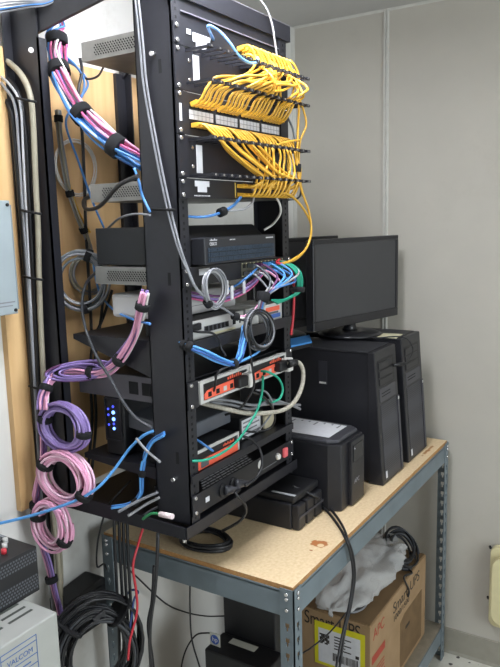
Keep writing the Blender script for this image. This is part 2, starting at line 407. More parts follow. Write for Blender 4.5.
# base frame
b = MB(); b.box(-.004, .517, -.004, -.001, 1.036, 1.062); b.box(-.004, .517, -.004, .04, 1.034, 1.037); b.box(RX0, RX1, .0, .095, 1.059, 1.062)
b.build('base_front', black, rack)
b = MB().prism([(.0, 1.034), (.0, 1.062), (.42, 1.075), (.42, 1.034)], 'X', -.006, -.002); b.build('base_side', black, rack)
b = MB().prism([(.0, 1.034), (.0, 1.062), (.42, 1.075), (.42, 1.034)], 'X', .514, .518); b.build('base_side', black, rack)
part('base_pan', black, rack, (-.001, .513, .041, .42, 1.034, 1.037))
for x in (.006, .508): MB().tube([Vector((x, .012, 1.034)), Vector((x, .012, 1.022))], .005, 10).build('foot_bolt', chrome, rack)

def ears(t, z0, z1, parent_mat=black, screws=True, y=-.001):
    for x0, x1 in ((RX0+.003, .058), (.457, RX1-.002)):
        e_ = part('ear', parent_mat, t, (x0, x1, y-.0032, y+.0008, z0+.001, z1-.001))
        if screws:
            xs = x0+.010 if x0 < .2 else x1-.010
            for zz in ((z0+.008, z1-.008)):
                MB().tube([Vector((xs, y-.003, zz)), Vector((xs, y-.007, zz))], .0045, 8, 0, True, [.0055, .004]).build('screw', chrome, e_)
def vent_side(parent, x, y0, y1, z0, z1, nx, nz):
    h = MB(); dy = (y1-y0)/nx; dz = (z1-z0)/nz
    for j in range(nz):
        for i in range(nx):
            y = y0+dy*(i+.25*(j % 2)*2); z = z0+dz*j
            h.add([(x, y+.15*dy, z+.15*dz), (x, y+.6*dy, z+.15*dz), (x, y+.85*dy, z+.85*dz), (x, y+.4*dy, z+.85*dz)], [(0, 1, 2, 3), (3, 2, 1, 0)])
    o = h.build('vent_holes', hole, parent); o['kind'] = 'stuff'; return o
def rack_switch(name, label, z0, z1, chassis_mat, depth=.27):
    t = thing(name, label, 'switch', (.257, .13, z0))
    c = part('chassis', chassis_mat, t, (.036, .479, .002, depth, z0+.002, z1-.001))
    part('front_panel', blackp, t, (.036, .479, -.003, .0015, z0+.002, z1-.001))
    vent_side(c, .0355, .11, depth-.04, z0+.010, z1-.010, 16, 5)
    ears(t, z0, z1); return t
def port_row(t, xs, z, w=.012, h=.010, y=-.0032, m=None):
    for x in xs: part('port', m or hole, t, (x-w/2, x+w/2, y-.001, y+.001, z-h/2, z+h/2))
# 1: top switch
swA = rack_switch('network_switch', 'rack switch under the top bar with white taped labels on its face', 2.101, 2.146, galv)
part('label', whitelab, swA, (.087, .150, -.0042, -.0032, 2.117, 2.135)); part('label', whitelab, swA, (.098, .135, -.0042, -.0032, 2.106, 2.117))
part('label', whitelab, swA, (.066, .080, -.0042, -.0032, 2.128, 2.138))
port_row(swA, [.255+.0175*i for i in range(12)], 2.133); port_row(swA, [.255+.0175*i for i in range(12)], 2.114)
# 2/4: cable managers
fm = None
def manager(label, z0, z1, zt, zb, lab):
    global fm
    t = thing('cable_manager', label, 'cable manager', (.257, 0, z0))
    part('backplate', black, t, (.060, .456, -.001, .002, z0+.001, z1-.001)); ears(t, z0, z1)
    part('label', whitelab, t, *lab)
    for zz in (z0+.025, z1-.025): MB().tube([Vector((.073, -.001, zz)), Vector((.073, -.003, zz))], .004, 8).build('rivet', chrome, t)
    for zz in (zt, zb):
        for i in range(15):
            x = .062+i*.0303
            if fm is None:
                b = MB().box(-.0025, .0025, -.066, -.001, -.003, .003).box(-.0095, .0095, -.069, -.063, -.0032, .0032)
                b.box(-.0026, .0026, -.0695, -.0689, -.002, .002, 1)  # bright fleck standing in for the reflection on each fingertip
                o = b.build('finger', [black, chrome], t)
                fm = o.data
                for v in fm.vertices: v.co += wloc(t)
            else:
                o = bpy.data.objects.new('finger', fm); COL.objects.link(o); o.parent = t
            o.location = Vector((x, 0, zz))-wloc(t)
    return t
manager('finger cable manager right under the top switch', 2.012, 2.101, 2.094, 2.028, [(.087, .108, -.0025, -.0008, 2.032, 2.09)])
manager('finger cable manager between patch panel and the yellow-corded switch', 1.834, 1.923, 1.914, 1.838, [(.087, .108, -.0025, -.0008, 1.846, 1.905)])
# 3: patch panel
pan = thing('patch_bay', 'patch panel with white port labels and yellow plugs in two rows', 'patch panel', (.257, 0, 1.923))
part('panel_plate', black, pan, (.058, .457, -.002, .002, 1.924, 2.011)); ears(pan, 1.923, 2.012)
part('label', whitelab, pan, (.030, .038, -.0045, -.0035, 1.95, 1.985))
PX = []
for g in range(4):
    gx = .066+g*.0985
    part('label_strip', whitelab, pan, (gx, gx+.086, -.004, -.002, 1.957, 1.976))
    bt = MB()
    for k in range(1, 6): bt.box(gx+k*.0145-.0005, gx+k*.0145+.0005, -.0043, -.0039, 1.957, 1.976)
    bt.box(gx, gx+.086, -.0043, -.0039, 1.966, 1.967); bt.build('label_grid', mat('label_ink', '#77777c', .6, var=.05), pan)
    for k in range(6):
        x = gx+.00725+k*.0145; PX.append(x)
        part('port', hole, pan, (x-.006, x+.006, -.0035, .0, 1.980, 1.994)); part('port', hole, pan, (x-.006, x+.006, -.0035, .0, 1.937, 1.951))
# 5: switch with yellow cords
swB = rack_switch('network_switch', 'rack switch fed by a fan of yellow cords below the lower cable manager', 1.790, 1.834, galv)
part('label', whitelab, swB, (.075, .128, -.0045, -.0032, 1.817, 1.829)); part('label', whitelab, swB, (.085, .118, -.0045, -.0032, 1.805, 1.817))
b = MB()
for i in range(11): b.box(.072+i*.0055, .0755+i*.0055, -.0036, -.0032, 1.796, 1.7985)
b.build('small_print', whitelab, swB)
SB = [.245+.0178*i for i in range(12)]
port_row(swB, SB, 1.822); port_row(swB, SB, 1.802)
part('port_bezel', mat('gold_print', '#b29a4e', .5, var=.1), swB, (.232, .236, -.004, -.003, 1.795, 1.83))

# yellow patch cords
def patch_cord(label, group, pts, m=yellow, r=.0031, boots=((0, 1), (-1, -2))):
    P = spline(pp(pts), 8)
    o = MB().tube(P, r, 6).build('patch_cable', m); tag(o, label, 'cable', group)
    for e0, e1 in boots:
        d = (P[e1]-P[e0]).normalized(); q = P[e0]
        s = d.cross(Vector((0, 0, 1))).normalized() if abs(d.z) < .9 else Vector((1, 0, 0)); u = s.cross(d)
        MB().obox(q-s*.0048-u*.0045-d*.002, s, u, d, .0096, .009, .017).build('plug', m, o)
    return o
rnd = random.uniform
for i, x in enumerate(PX):
    k = i/23
    # upper row: out, up through the lower fingers, bulging right, up past the upper fingers into the top switch
    xe = .262+.0178*(i % 12)+rnd(-.002, .002); zt = 2.133 if i < 12 else 2.114
    xm = x+(xe-x)*.14+rnd(-.010, .014)+.016; xm2 = x+(xe-x)*.60+rnd(-.026, .026)+.012
    bul = -.045-rnd(0, .045)
    pts = [Vector((x, -.006, 1.987)), Vector((x+.002, -.026, 1.994)), Vector((x+.010, -.040, 2.020)), Vector((xm, bul, 2.042+rnd(-.008, .008))),
           Vector((xm2, bul-.004, 2.064+rnd(-.012, .010))), Vector((xe+.014+rnd(-.008, .008), -.046, 2.098)), Vector((xe+.004, -.034, zt+.003)), Vector((xe, -.006, zt))]
    patch_cord('yellow patch cord rising above the %s label strip counted from the near post' % ('first', 'second', 'third', 'last')[i//6], 'yellow cords above the patch panel', pts)
for i, x in enumerate(PX):
    xe = SB[i % 12]; zt = 1.822 if i < 12 else 1.802
    xm = x+(xe-x)*.18+rnd(-.008, .008)+.012; xm2 = x+(xe-x)*.62+rnd(-.014, .014)+.010
    bul = -.045-rnd(0, .022)
    pts = [Vector((x, -.006, 1.944)), Vector((x+.002, -.030, 1.944)), Vector((x+.012, -.048, 1.925)), Vector((xm, bul, 1.892+rnd(-.008, .008))),
           Vector((xm2, bul-.002, 1.862+rnd(-.008, .008))), Vector((xe+.016+rnd(-.006, .006), bul, 1.838)), Vector((xe+.004, -.042, zt-.002)), Vector((xe, -.006, zt))]
    patch_cord('yellow patch cord dropping below the %s label strip counted from the near post' % ('first', 'second', 'third', 'last')[i//6], 'yellow cords below the patch panel', pts)

# 6: router on top of the lower switch
rt_ = thing('router', 'black router with a blue-grey ribbed grille and white logo', 'router', (.24, .12, 1.646))
b = MB().prism([(.008, 1.647), (.008, 1.700), (.045, 1.732), (.266, 1.732), (.266, 1.647)], 'X', .040, .385)
rc = b.build('chassis', darkp, rt_, bevel=.002)
part('front_bezel', mat('router_bezel', '#232429', .45, var=.06), rt_, (.066, .372, -.030, .0075, 1.647, 1.706), bevel=.003)
gm = mat('grille_blue_grey', '#2c3947', .45, var=.1); b = MB()
for i in range(41):
    x = .078+i*.00695
    for j in range(3): b.box(x, x+.0042, -.0325, -.030, 1.653+j*.011, 1.662+j*.011)
b.build('grille_bars', gm, rt_)['kind'] = 'stuff'
text('CISCO', .0095, (.084, -.030, 1.689), (1, 0, 0), (0, 0, 1), whitelab, rt_, 'logo_lettering')
b = MB()
for i, hh in enumerate((.003, .006, .003, .003, .006, .003, .003)): b.box(.086+i*.0042, .088+i*.0042, -.0306, -.030, 1.699, 1.699+hh*.8)
b.build('logo_bars', whitelab, rt_)
b = MB()
for i in range(9): b.box(.325+i*.004, .3275+i*.004, -.0306, -.030, 1.697, 1.7)
for i in range(4): b.box(.165+i*.006, .168+i*.006, -.0306, -.030, 1.698, 1.7005)
b.build('small_print', whitelab, rt_)
# 7: switch below the router
swC = rack_switch('network_switch', 'rack switch directly under the router with many coloured cords', 1.600, 1.644, galv)
part('label', whitelab, swC, (.078, .118, -.0045, -.0032, 1.624, 1.638))
SC = [.262+.0178*i for i in range(11)]
part('port_frame', mat('port_frame', '#5c5a4e', .5, var=.1), swC, (.250, .455, -.0042, -.003, 1.606, 1.64))
port_row(swC, SC, 1.632, y=-.0044); port_row(swC, SC, 1.614, y=-.0044)
b = MB()
for i in range(12): b.box(.2535+.0178*i, .2565+.0178*i, -.005, -.004, 1.637, 1.6395).box(.2535+.0178*i, .2565+.0178*i, -.005, -.004, 1.6065, 1.609)
b.build('port_contacts', mat('brass_contact', '#cfcaa0', .4, var=.1), swC)

# shelves
def shelf(label, z, depth, lip, drop):
    t = thing('rack_shelf', label, 'shelf', (.257, depth/2, z-drop))
    part('tray', black, t, (.038, .477, -.001, depth, z-.003, z)); part('front_lip', black, t, (RX0+.003, RX1-.002, -.006, -.002, z-lip, z+.004))
    for x in (.034, .4775): MB().prism([(.0, z), (depth, z), (depth, z-.012), (.10, z-drop), (.0, z-drop)], 'X', x, x+.003).build('side_gusset', black, t)
    return t
shelf('black cantilever shelf carrying the small silver switch', 1.476, .356, .022, .09)
shelf('black cantilever shelf above the power strip', 1.172, .345, .014, .03)

# 8: small silver switch
ss = thing('desktop_switch', 'small silver eight-port switch on the upper shelf', 'switch', (.17, .09, 1.476))
part('case', darkp, ss, (.066, .278, .018, .150, 1.478, 1.520), bevel=.002)
part('face', silver, ss, (.064, .280, .012, .0178, 1.477, 1.521), bevel=.002)
port_row(ss, [.12+i*.0165 for i in range(6)], 1.497, .012, .012, .0115); port_row(ss, [.235], 1.498, .012, .012, .0115)
part('port_frame', mat('dark_grey', '#55555a', .5, var=.05), ss, (.110, .212, .0114, .012, 1.490, 1.504))
part('power_switch', darkp, ss, (.258, .264, .0108, .012, 1.492, 1.512)); part('label', mat('yellowed_label', '#c9c2a0', .6, var=.05), ss, (.15, .24, .0112, .012, 1.480, 1.485))
wb = thing('pale_box', 'pale grey plastic box lying on the small silver switch behind the purple cables', 'box', (.19, .15, 1.521))
part('box_body', mat('pale_plastic', '#c3c1c0', .5, var=.03), wb, (.052, .345, .075, .24, 1.5215, 1.578), bevel=.008)
part('seam', mat('dark_grey', '#55555a', .5, var=.05), wb, (.06, .337, .0746, .075, 1.5425, 1.5435))
# silver box to the right of it
b2 = thing('modem', 'small pale box with a round port beside the small silver switch', 'modem', (.32, .08, 1.476))
part('case', silver, b2, (.290, .352, .012, .12, 1.4765, 1.522), bevel=.003)
MB().tube([Vector((.306, .0115, 1.505)), Vector((.306, .008, 1.505))], .011, 14).build('knob', darkp, b2); part('port', hole, b2, (.298, .315, .0112, .0122, 1.481, 1.490))
# white box with red and blue print
b3 = thing('printed_box', 'small white box printed with red and blue bands on the upper shelf', 'box', (.42, .06, 1.476))
part('carton', mat('white_card', '#c9c6c2', .6, var=.03), b3, (.372, .466, .008, .11, 1.4765, 1.522))
part('red_band', red, b3, (.380, .452, .0072, .008, 1.502, 1.514)); part('blue_band', mat('blue_print', '#3f62a8', .5, var=.05), b3, (.388, .456, .0072, .008, 1.483, 1.494)); part('grey_band', mat('dark_grey', '#55555a'), b3, (.380, .445, .0072, .008, 1.495, 1.5005))

# 9: tray with two red-fronted units
ty = thing('rack_tray', 'one-unit black tray holding the two red-fronted units', 'tray', (.257, .15, 1.328))
part('floor_plate', black, ty, (.036, .479, .0, .345, 1.330, 1.333)); part('top_plate', black, ty, (.036, .479, .02, .345, 1.386, 1.389)); ears(ty, 1.328, 1.392)
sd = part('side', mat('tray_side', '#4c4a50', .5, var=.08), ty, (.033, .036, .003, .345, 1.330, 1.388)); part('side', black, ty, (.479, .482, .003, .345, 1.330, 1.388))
for y in (.112, .152): part('cutout', hole, sd, (.0322, .033, y, y+.028, 1.345, 1.375))
def red_unit(label, x0, x1):
    t = thing('media_converter', label, 'modem', ((x0+x1)/2, .1, 1.333))
    part('case', darkp, t, (x0+.004, x1-.004, .004, .20, 1.3335, 1.384))
    part('frame', silver, t, (x0, x1, -.008, .004, 1.3335, 1.3395), (x0, x1, -.008, .004, 1.3785, 1.3845), (x0, x0+.012, -.008, .004, 1.3395, 1.3785), (x1-.008, x1, -.008, .004, 1.3395, 1.3785))
    part('face', darkp, t, (x0+.012, x1-.008, -.0055, .003, 1.3395, 1.3785))
    xm = x0+.60*(x1-x0)
    b = MB().prism([(x0+.016, 1.341), (xm+.02, 1.341), (xm+.02, 1.364), (x0+.05, 1.362), (x0+.03, 1.360), (x0+.016, 1.352)], 'Y', -.008, -.0056); b.build('red_panel', red, t)
    for i, dx in enumerate((.03, .062, .092, .12)): part('port', hole if i != 2 else silver, t, (x0+dx, x0+dx+.013, -.0088, -.008, 1.345, 1.356))
    b = MB()
    for i in range(7): b.box(xm-.01+i*.009, xm-.004+i*.009, -.0062, -.0056, 1.368, 1.3735+.002*(i % 3))
    b.build('script_logo', red, t)
    q = MB().obox(Vector((xm+.012, -.026, 1.342)), (1, 0, 0), (0, 0, 1), (0, 1, 0), .052, .026, .019); q.build('power_plug', darkp, t, bevel=.004)
    q = MB().obox(Vector((xm+.050, -.030, 1.336)), (1, 0, 0), (0, 0, 1), (0, 1, 0), .026, .036, .024); q.build('plug_collar', white, t, bevel=.003)
    return t
red_unit('red-fronted unit in the left half of the tray beside the near post', .060, .2655)
red_unit('red-fronted unit in the right half of the tray with green cords', .270, .456)

# 10: lower shelf contents
lp = thing('flat_console', 'flat grey plastic console lying on the lower shelf', 'electronics', (.19, .15, 1.172))
MB().prism([(.06, 1.225), (.30, 1.25), (.30, 1.285), (.06, 1.262)], 'X', .075, .28).build('body', mat('slate_plastic', '#5a5d64', .35, var=.06), lp, bevel=.004)
part('stand', darkp, lp, (.10, .25, .12, .26, 1.1725, 1.238))
nb = thing('battery_pack', 'small dark box with a white printed label on the lower shelf', 'box', (.34, .07, 1.172))
part('case', darkp, nb, (.285, .40, .036, .16, 1.1725, 1.235), bevel=.002); lb = part('label', whitelab, nb, (.292, .385, .0352, .0358, 1.178, 1.228))
b = MB()
for i in range(4): b.box(.298, .378-.012*(i % 2), .0347, .0352, 1.185+i*.011, 1.189+i*.011)
b.build('printed_lines', mat('label_ink', '#77777c'), lb)
pw = thing('power_adapter', 'cream power adapter brick on the lower shelf', 'adapter', (.43, .06, 1.172))
part('brick', mat('cream_plastic', '#b7ad94', .45, var=.05), pw, (.402, .455, .03, .12, 1.1725, 1.212), bevel=.006)
rr = thing('firewall', 'low dark box with a red lower front on the lower shelf by the near post', 'router', (.145, .08, 1.172))
part('case', darkp, rr, (.058, .232, .010, .15, 1.1725, 1.221), bevel=.002)
part('trim', silver, rr, (.056, .234, .006, .0098, 1.2145, 1.2215), (.228, .234, .006, .0098, 1.174, 1.2143))
part('red_panel', red, rr, (.060, .226, .0055, .0098, 1.1745, 1.196)); part('port_plate', mat('dark_grey', '#55555a'), rr, (.070, .10, .0045, .0055, 1.178, 1.192))
b = MB()
for i in range(8): b.box(.168+i*.006, .172+i*.006, .009, .0098, 1.201, 1.205+.003*(i % 2))
b.build('script_logo', red, rr)
# modem with blue lights, seen through the side
mo = thing('cable_modem', 'upright black modem with glowing blue lights on the lower shelf', 'modem', (.10, .26, 1.172))
part('case', darkp, mo, (.056, .17, .226, .288, 1.1725, 1.326), bevel=.006)
part('rim', blackp, mo, (.052, .0558, .230, .234, 1.215, 1.315), (.052, .0558, .280, .284, 1.215, 1.315), (.052, .0558, .230, .284, 1.3155, 1.32), (.052, .0558, .230, .284, 1.21, 1.2145))
led = emit('blue_led', '#6f9dff', 4.0); led2 = emit('dim_blue_led', '#3a44c8', 2.5)
for z, m, s in ((1.283, led, .0046), (1.266, led, .0046), (1.242, led, .0036), (1.298, led2, .003), (1.254, led2, .003)):
    MB().tube([Vector((.0555, .257, z)), Vector((.0535, .257, z))], s, 12).build('indicator_light', m, mo)
for z in (1.29, 1.275, 1.25): MB().tube([Vector((.0555, .274, z)), Vector((.054, .274, z))], .003, 8).build('indicator_light', led2, mo)

# 11: power strip
pd = thing('power_strip', 'rack power strip with red rocker switch above the base of the rack', 'power strip', (.257, .06, 1.078))
part('chassis', darkp, pd, (.036, .479, .002, .12, 1.080, 1.126)); part('face', blackp, pd, (.034, .481, -.004, .0015, 1.079, 1.128)); ears(pd, 1.078, 1.129)
part('rocker_switch', emit('lit_rocker', '#c85a60', .25), pd, (.432, .452, -.012, -.004, 1.092, 1.117), bevel=.002)
MB().tube([Vector((.405, -.004, 1.104)), Vector((.405, -.012, 1.104))], .008, 12, 0, True, [.010, .007]).build('breaker_button', white, pd)
MB().tube([Vector((.315, -.004, 1.110)), Vector((.315, -.0048, 1.110))], .012, 14).build('logo', silver, pd)
part('face_line', mat('label_ink', '#77777c'), pd, (.30, .40, -.0044, -.004, 1.091, 1.0925)); part('label', whitelab, pd, (.070, .085, -.0046, -.004, 1.096, 1.108))
b = MB()
for j in range(4):
    x = .075+.012*j
    while x < .28+.01*j:
        L = rnd(.008, .022); b.box(x, x+L, .004+j*.011, .0085+j*.011, 1.126, 1.1264); x += L+.004
b.build('printed_lines', mat('print_grey', '#d0d0d4', .6, var=.05), pd)
for x in (.140, .185):
    MB().tube([Vector((x, -.004, 1.102)), Vector((x, -.010, 1.102))], .017, 16).build('outlet', darkp, pd)

# ------------------------------------------------------------------ on the bench
# UPS
ux0, ux1, uy0, uy1, uz = .560, .745, -.116, .32, 1.113
ups = thing('battery_backup', 'large black battery backup tower beside the rack with papers on top', 'battery backup', ((ux0+ux1)/2, .1, TZ))
ch = .030
MB().prism([(ux0, uy0+ch*1.2), (ux0+ch*.6, uy0), (ux1-ch*.6, uy0), (ux1, uy0+ch*1.2), (ux1, uy1), (ux0, uy1)], 'Z', TZ+.001, uz-.012).build('body', blackp, ups, bevel=.003)
MB().prism([(ux0+.006, uy0+ch*1.4), (ux0+ch*.9, uy0+.012), (ux1-ch*.9, uy0+.012), (ux1-.006, uy0+ch*1.4), (ux1-.006, uy1-.004), (ux0+.006, uy1-.004)], 'Z', uz-.012, uz).build('lid', mat('ups_lid', '#3c3c41', .5, var=.06), ups, bevel=.004)
part('front_column', blackp, ups, (ux0+.062, ux1-.030, uy0-.012, uy0+.001, TZ+.004, uz-.014), bevel=.003)
part('display', mat('display_glass', '#101218', .12, var=.02), ups, (ux0+.072, ux1-.045, uy0-.0135, uy0-.0115, 1.035, 1.085)); 
text('APC', .020, (ux0+.078, uy0-.0125, .968), (1, 0, 0), (0, 0, 1), mat('logo_grey', '#8a8a90', .4, var=.02), ups, 'logo_lettering')
MB().tube([Vector((ux0+.080, uy0-.0135, 1.075)), Vector((ux0+.080, uy0-.0145, 1.075))], .002, 8).build('indicator', whitelab, ups)
for nm, lab_, q in (('paper_sheet', 'white printed paper sheet lying on the battery backup', (.585, .728, -.05, .24)),):
    z = uz+.0006
    pts = [(ux0+.012, .02), (ux1-.055, -.075), (ux1-.012, -.058), (ux1-.03, .10), (ux0+.03, .25)]
    b = MB().prism([(.590, -.070), (.715, -.070), (.728, .20), (.590, .20)], 'Z', z, z+.0012); o = b.build(nm, whitelab); tag(o, lab_, 'paper')
    b = MB()
    for j in range(9):
        y = -.055+j*.026
        b.box(.702-.02*(j % 3 == 0), .712, y, y+.006, z+.0012, z+.0014)
    b.box(.600, .70, .165, .185, z+.0012, z+.0014); b.build('printed_lines', mat('label_ink', '#77777c'), o)['kind'] = 'stuff'
# small battery module
bt = thing('small_battery_backup', 'low black battery module on the bench in front of the large battery backup', 'battery backup', (.47, .02, TZ))
part('body', blackp, bt, (.400, .545, -.045, .18, TZ+.001, .975), bevel=.004)
part('cover', darkp, bt, (.405, .552, -.055, .10, .9755, .997), bevel=.006)
for x in (.404, .455, .505): part('front_block', blackp, bt, (x, x+.042, -.068, -.0455, TZ+.001, .972), bevel=.004)
part('front_band', mat('dark_grey2', '#3a3a40', .4, var=.06), bt, (.402, .55, -.071, -.0685, .935, .941))
part('tape', mat('clear_tape_glint', '#b7babd', .15, var=.05), bt, (.408, .418, -.054, .02, .9971, .9976))
# towers
grille = mat('perforated_grille', '#303035', .5, var=.1)
def dots(m, sc):
    nt = m.node_tree; b = nt.nodes['Principled BSDF']; tc = nt.nodes['Texture Coordinate']
    vo = nt.nodes.new('ShaderNodeTexVoronoi'); vo.inputs['Scale'].default_value = sc; vo.inputs['Randomness'].default_value = 0
    nt.links.new(tc.outputs['Object'], vo.inputs['Vector'])
    cr = nt.nodes.new('ShaderNodeValToRGB'); cr.color_ramp.elements[0].position = .32; cr.color_ramp.elements[1].position = .38
    cr.color_ramp.elements[0].color = lin('#0c0c0e'); cr.color_ramp.elements[1].color = lin('#3c3c42')
    nt.links.new(vo.outputs['Distance'], cr.inputs[0]); nt.links.new(cr.outputs[0], b.inputs['Base Color'])
dots(grille, 150)
def tower(label, x0, x1, zt):
    t = thing('tower_computer', label, 'computer', ((x0+x1)/2, .08, TZ))
    yb_, yt_ = -.150, -.118
    MB().prism([(-.100, TZ+.006), (-.098, zt-.004), (.385, zt-.004), (.385, TZ+.006)], 'X', x0+.004, x1-.004).build('case', mat('tower_case', '#1f1f23', .38, var=.1, scale=8), t, bevel=.003)
    MB().prism([(yb_, TZ+.001), (yt_, zt), (-.0975, zt), (-.0995, TZ+.001)], 'X', x0, x1).build('front_bezel', blackp, t, bevel=.003)
    part('top_panel', mat('tower_top', '#2b2b2f', .45, var=.08), t, (x0+.001, x1-.001, -.097, .386, zt-.0035, zt+.001))
    for x, y in ((x0+.03, -.05), (x1-.03, -.05), (x0+.03, .35), (x1-.03, .35)): part('foot', darkp, t, (x-.012, x+.012, y-.012, y+.012, TZ+.0003, TZ+.006))
    s = Vector((0, yt_-yb_, zt-TZ)).normalized(); n = Vector((0, -s.z, s.y)); L = (zt-TZ)/s.z
    def pl(name, m, u0, u1, v0, v1, d0, d1, par=t, bev=0.):
        o = Vector((x0+u0, yb_, TZ))+s*v0+n*d0
        return MB().obox(o, (1, 0, 0), s, n, u1-u0, v1-v0, d1-d0).build(name, m, par, bev)
    W = x1-x0
    pl('grille', grille, .022, W-.022, .012, L*.60, -.0005, .001)
    pl('drive_bay', darkp, .020, W-.028, L*.735, L*.93, -.0005, .001)
    for j in range(3): pl('bay_bar', blackp, .024, W-.045, L*(.745+j*.06), L*(.790+j*.06), .001, .003)
    pl('slot_panel', mat('dark_grey2', '#3a3a40'), .020, W-.028, L*.62, L*.72, -.0005, .0015)
    for j in range(2): pl('slot', hole, .035, W*.60, L*(.655+j*.022), L*(.661+j*.022), .0015, .002)
    pl('side_strip', mat('dark_grey2', '#3a3a40'), W-.018, W-.004, L*.02, L*.60, .0, .004)
    pl('badge', silver, W-.016, W-.006, L*.57, L*.59, .004, .005)
    pl('sticker', whitelab, .028, .040, .018, .040, .001, .0016)
    # side latch
    part('latch_recess', mat('latch_grey', '#2b2b30', .4, var=.05), t, (x0+.0025, x0+.004, .045, .075, zt-.118, zt-.042)); part('latch', silver, t, (x0+.002, x0+.0025, .048, .072, zt-.116, zt-.110))
    return t
tower('black tower computer nearest the rack on the bench', .815, .997, 1.328)
tower('black tower computer at the wall end of the bench', 1.055, 1.245, 1.332)
TT = 1.330
# monitors
def monitor(label, L, R, z0, z1, base, stand_z):
    L = Vector(L); R = Vector(R); u = (R-L).normalized(); n = Vector((u.y, -u.x, 0)); z = Vector((0, 0, 1)); W = (R-L).length; H = z1-z0
    t = thing('monitor', label, 'monitor', (base.x, base.y, stand_z))
    o = Vector((L.x, L.y, z0))
    def pl(name, m, u0, u1, v0, v1, d0, d1, bev=0.): return MB().obox(o+u*u0+z*v0+n*d0, u, z, n, u1-u0, v1-v0, d1-d0).build(name, m, t, bev)
    pl('shell', blackp, 0, W, 0, H, -.030, -.002, .006)
    pl('bezel_bottom', mat('bezel', '#1c1c20', .3, var=.05), 0, W, 0, .030, -.002, .004, .002); pl('bezel_top', mat('bezel', '#1c1c20'), 0, W, H-.014, H, -.002, .004, .002)
    pl('bezel_side', mat('bezel', '#1c1c20'), 0, .014, .0302, H-.0142, -.002, .004, .002); pl('bezel_side', mat('bezel', '#1c1c20'), W-.014, W, .0302, H-.0142, -.002, .004, .002)
    pl('screen', mat('screen_off', '#3a3a3c', .35, var=.03, spec=.4), .014, W-.014, .0302, H-.0142, -.002, .0008)
    pl('rear_hump', blackp, W*.25, W*.75, H*.2, H*.75, -.055, -.030, .008)
    c = Vector((base.x, base.y, stand_z))
    MB().tube([c+z*.0005, c+z*.006, c+z*.012, c+z*.018], .11, 28, 0, True, [.108, .112, .100, .06]).build('base', mat('bezel', '#1c1c20'), t)
    top = o+u*W*.5+n*(-.045)+z*(H*.3)
    MB().tube([c+z*.012, c+z*.03, top], .022, 14, 0, True, [.030, .022, .018]).build('neck', mat('bezel', '#1c1c20'), t)
    return t
L0, R0 = Vector((.829, .100, 0)), Vector((1.306, -.010, 0))
mid = (L0+R0)/2; nn = Vector((-.105, -.477, 0)).normalized()
monitor('large black monitor switched off standing across the two towers', L0, R0, 1.378, 1.675, mid-nn*.035, TT+.003)

monitor('second black monitor showing past the left edge of the large monitor', Vector((.69, .24, 0)), Vector((1.16, .165, 0)), 1.372, 1.680, Vector((.935, .305, 0)), TT+.003)

# blue-topped box, note, plug between the towers
bb = thing('pad_box', 'small black box with a bright blue top beside the monitor', 'box', (.87, -.03, TT+.002))
quad = [(.718, .121), (.818, .098), (.930, .165), (.830, .190)]
MB().prism(quad, 'Z', TT+.0015, 1.343).build('box_body', darkp, bb, .001)
MB().prism(quad, 'Z', 1.3431, 1.349).build('blue_lid', mat('blue_lid', '#3f86c9', .6, var=.05), bb, .001)
o = MB().prism([(1.056, -.100), (1.150, -.090), (1.140, -.022), (1.058, -.030)], 'Z', TT+.0035, TT+.0047).build('sticky_note', mat('cream_paper', '#cfc9a8', .7, var=.04)); tag(o, 'cream paper note lying on the tower at the wall end', 'note')
cable('front_panel_cable', 'thin black cable plugged into the front of the nearest tower', 'cable', [Vector((.965, -.130, 1.265)), Vector((1.0, -.150, 1.262)), Vector((1.06, -.150, 1.275)), Vector((1.10, -.142, 1.30)), Vector((1.09, -.110, 1.3345)), Vector((1.02, -.03, 1.336))], .0022, blackc)
MB().tube([Vector((.958, -.127, 1.263)), Vector((.998, -.149, 1.262))], .006, 10, 0, True, [.005, .007]).build('usb_stick', darkp); tag(bpy.data.objects['usb_stick'], 'black plug sticking out of the nearest tower', 'plug')
# black power cords from the battery module over the bench edge
for d, nm in ((0, 'power_cable'), (3.5, 'power_cable')):
    cable(nm, 'black power cord draped over the front edge of the bench', 'cable', [Vector((.46, -.02, 1.001+d*.0006)), Vector((.50, -.078, .965)), (311+d, 499-d*.5, .925, 'Z'), (326+d, 510-d*.5, .908, 'Z'), (338+d, 525-d*.3, .906, 'Z'), (346+d*.6, 540, -.200), (351+d*.6, 556, -.207), (353+d*.5, 578, -.207), (349+d*.5, 606, -.205), (343+d*.5, 632, -.2), (336+d, 668, -.2), (330+d, 700, -.19)], .0036, blackc, 'cords over the bench edge')
cable('power_cable', 'thin black cable crossing the yellow shipping label', 'cable', [(347, 612, -.19), (330, 632, -.17), (312, 647, -.17), (300, 655, -.1), (285, 668, .0)], .0022, blackc)

# ------------------------------------------------------------------ under the bench
card = mat('cardboard', '#8f7453', .8, col2='#9c8060', scale=12, bump=.05)
cx0, cx1, cy0, cy1, cz0, cz1 = .714, 1.262, -.150, .25, .1415, .470
ct = thing('shipping_carton', 'large brown shipping carton with black and red print under the bench', 'box', ((cx0+cx1)/2, .05, .1415))
part('carton_body', card, ct, (cx0, cx1, cy0, cy1, cz0, cz1), bevel=.003)
part('flap', mat('cardboard_dark', '#806647', .8, var=.08, scale=14), ct, (cx0+.004, cx1-.004, cy0+.004, .045, cz1+.0002, cz1+.004)); part('flap', mat('cardboard_dark', '#806647'), ct, (cx0+.004, cx1-.004, .052, cy1-.004, cz1+.0002, cz1+.004))
ink = mat('black_print', '#2a221c', .7, var=.08); rink = mat('red_print', '#9d3d2b', .7, var=.08)
U, V = (1, 0, 0), (0, 0, 1)
text('APC', .052, (cx0+.022, cy0, .412), U, V, rink, ct, 'red_lettering')
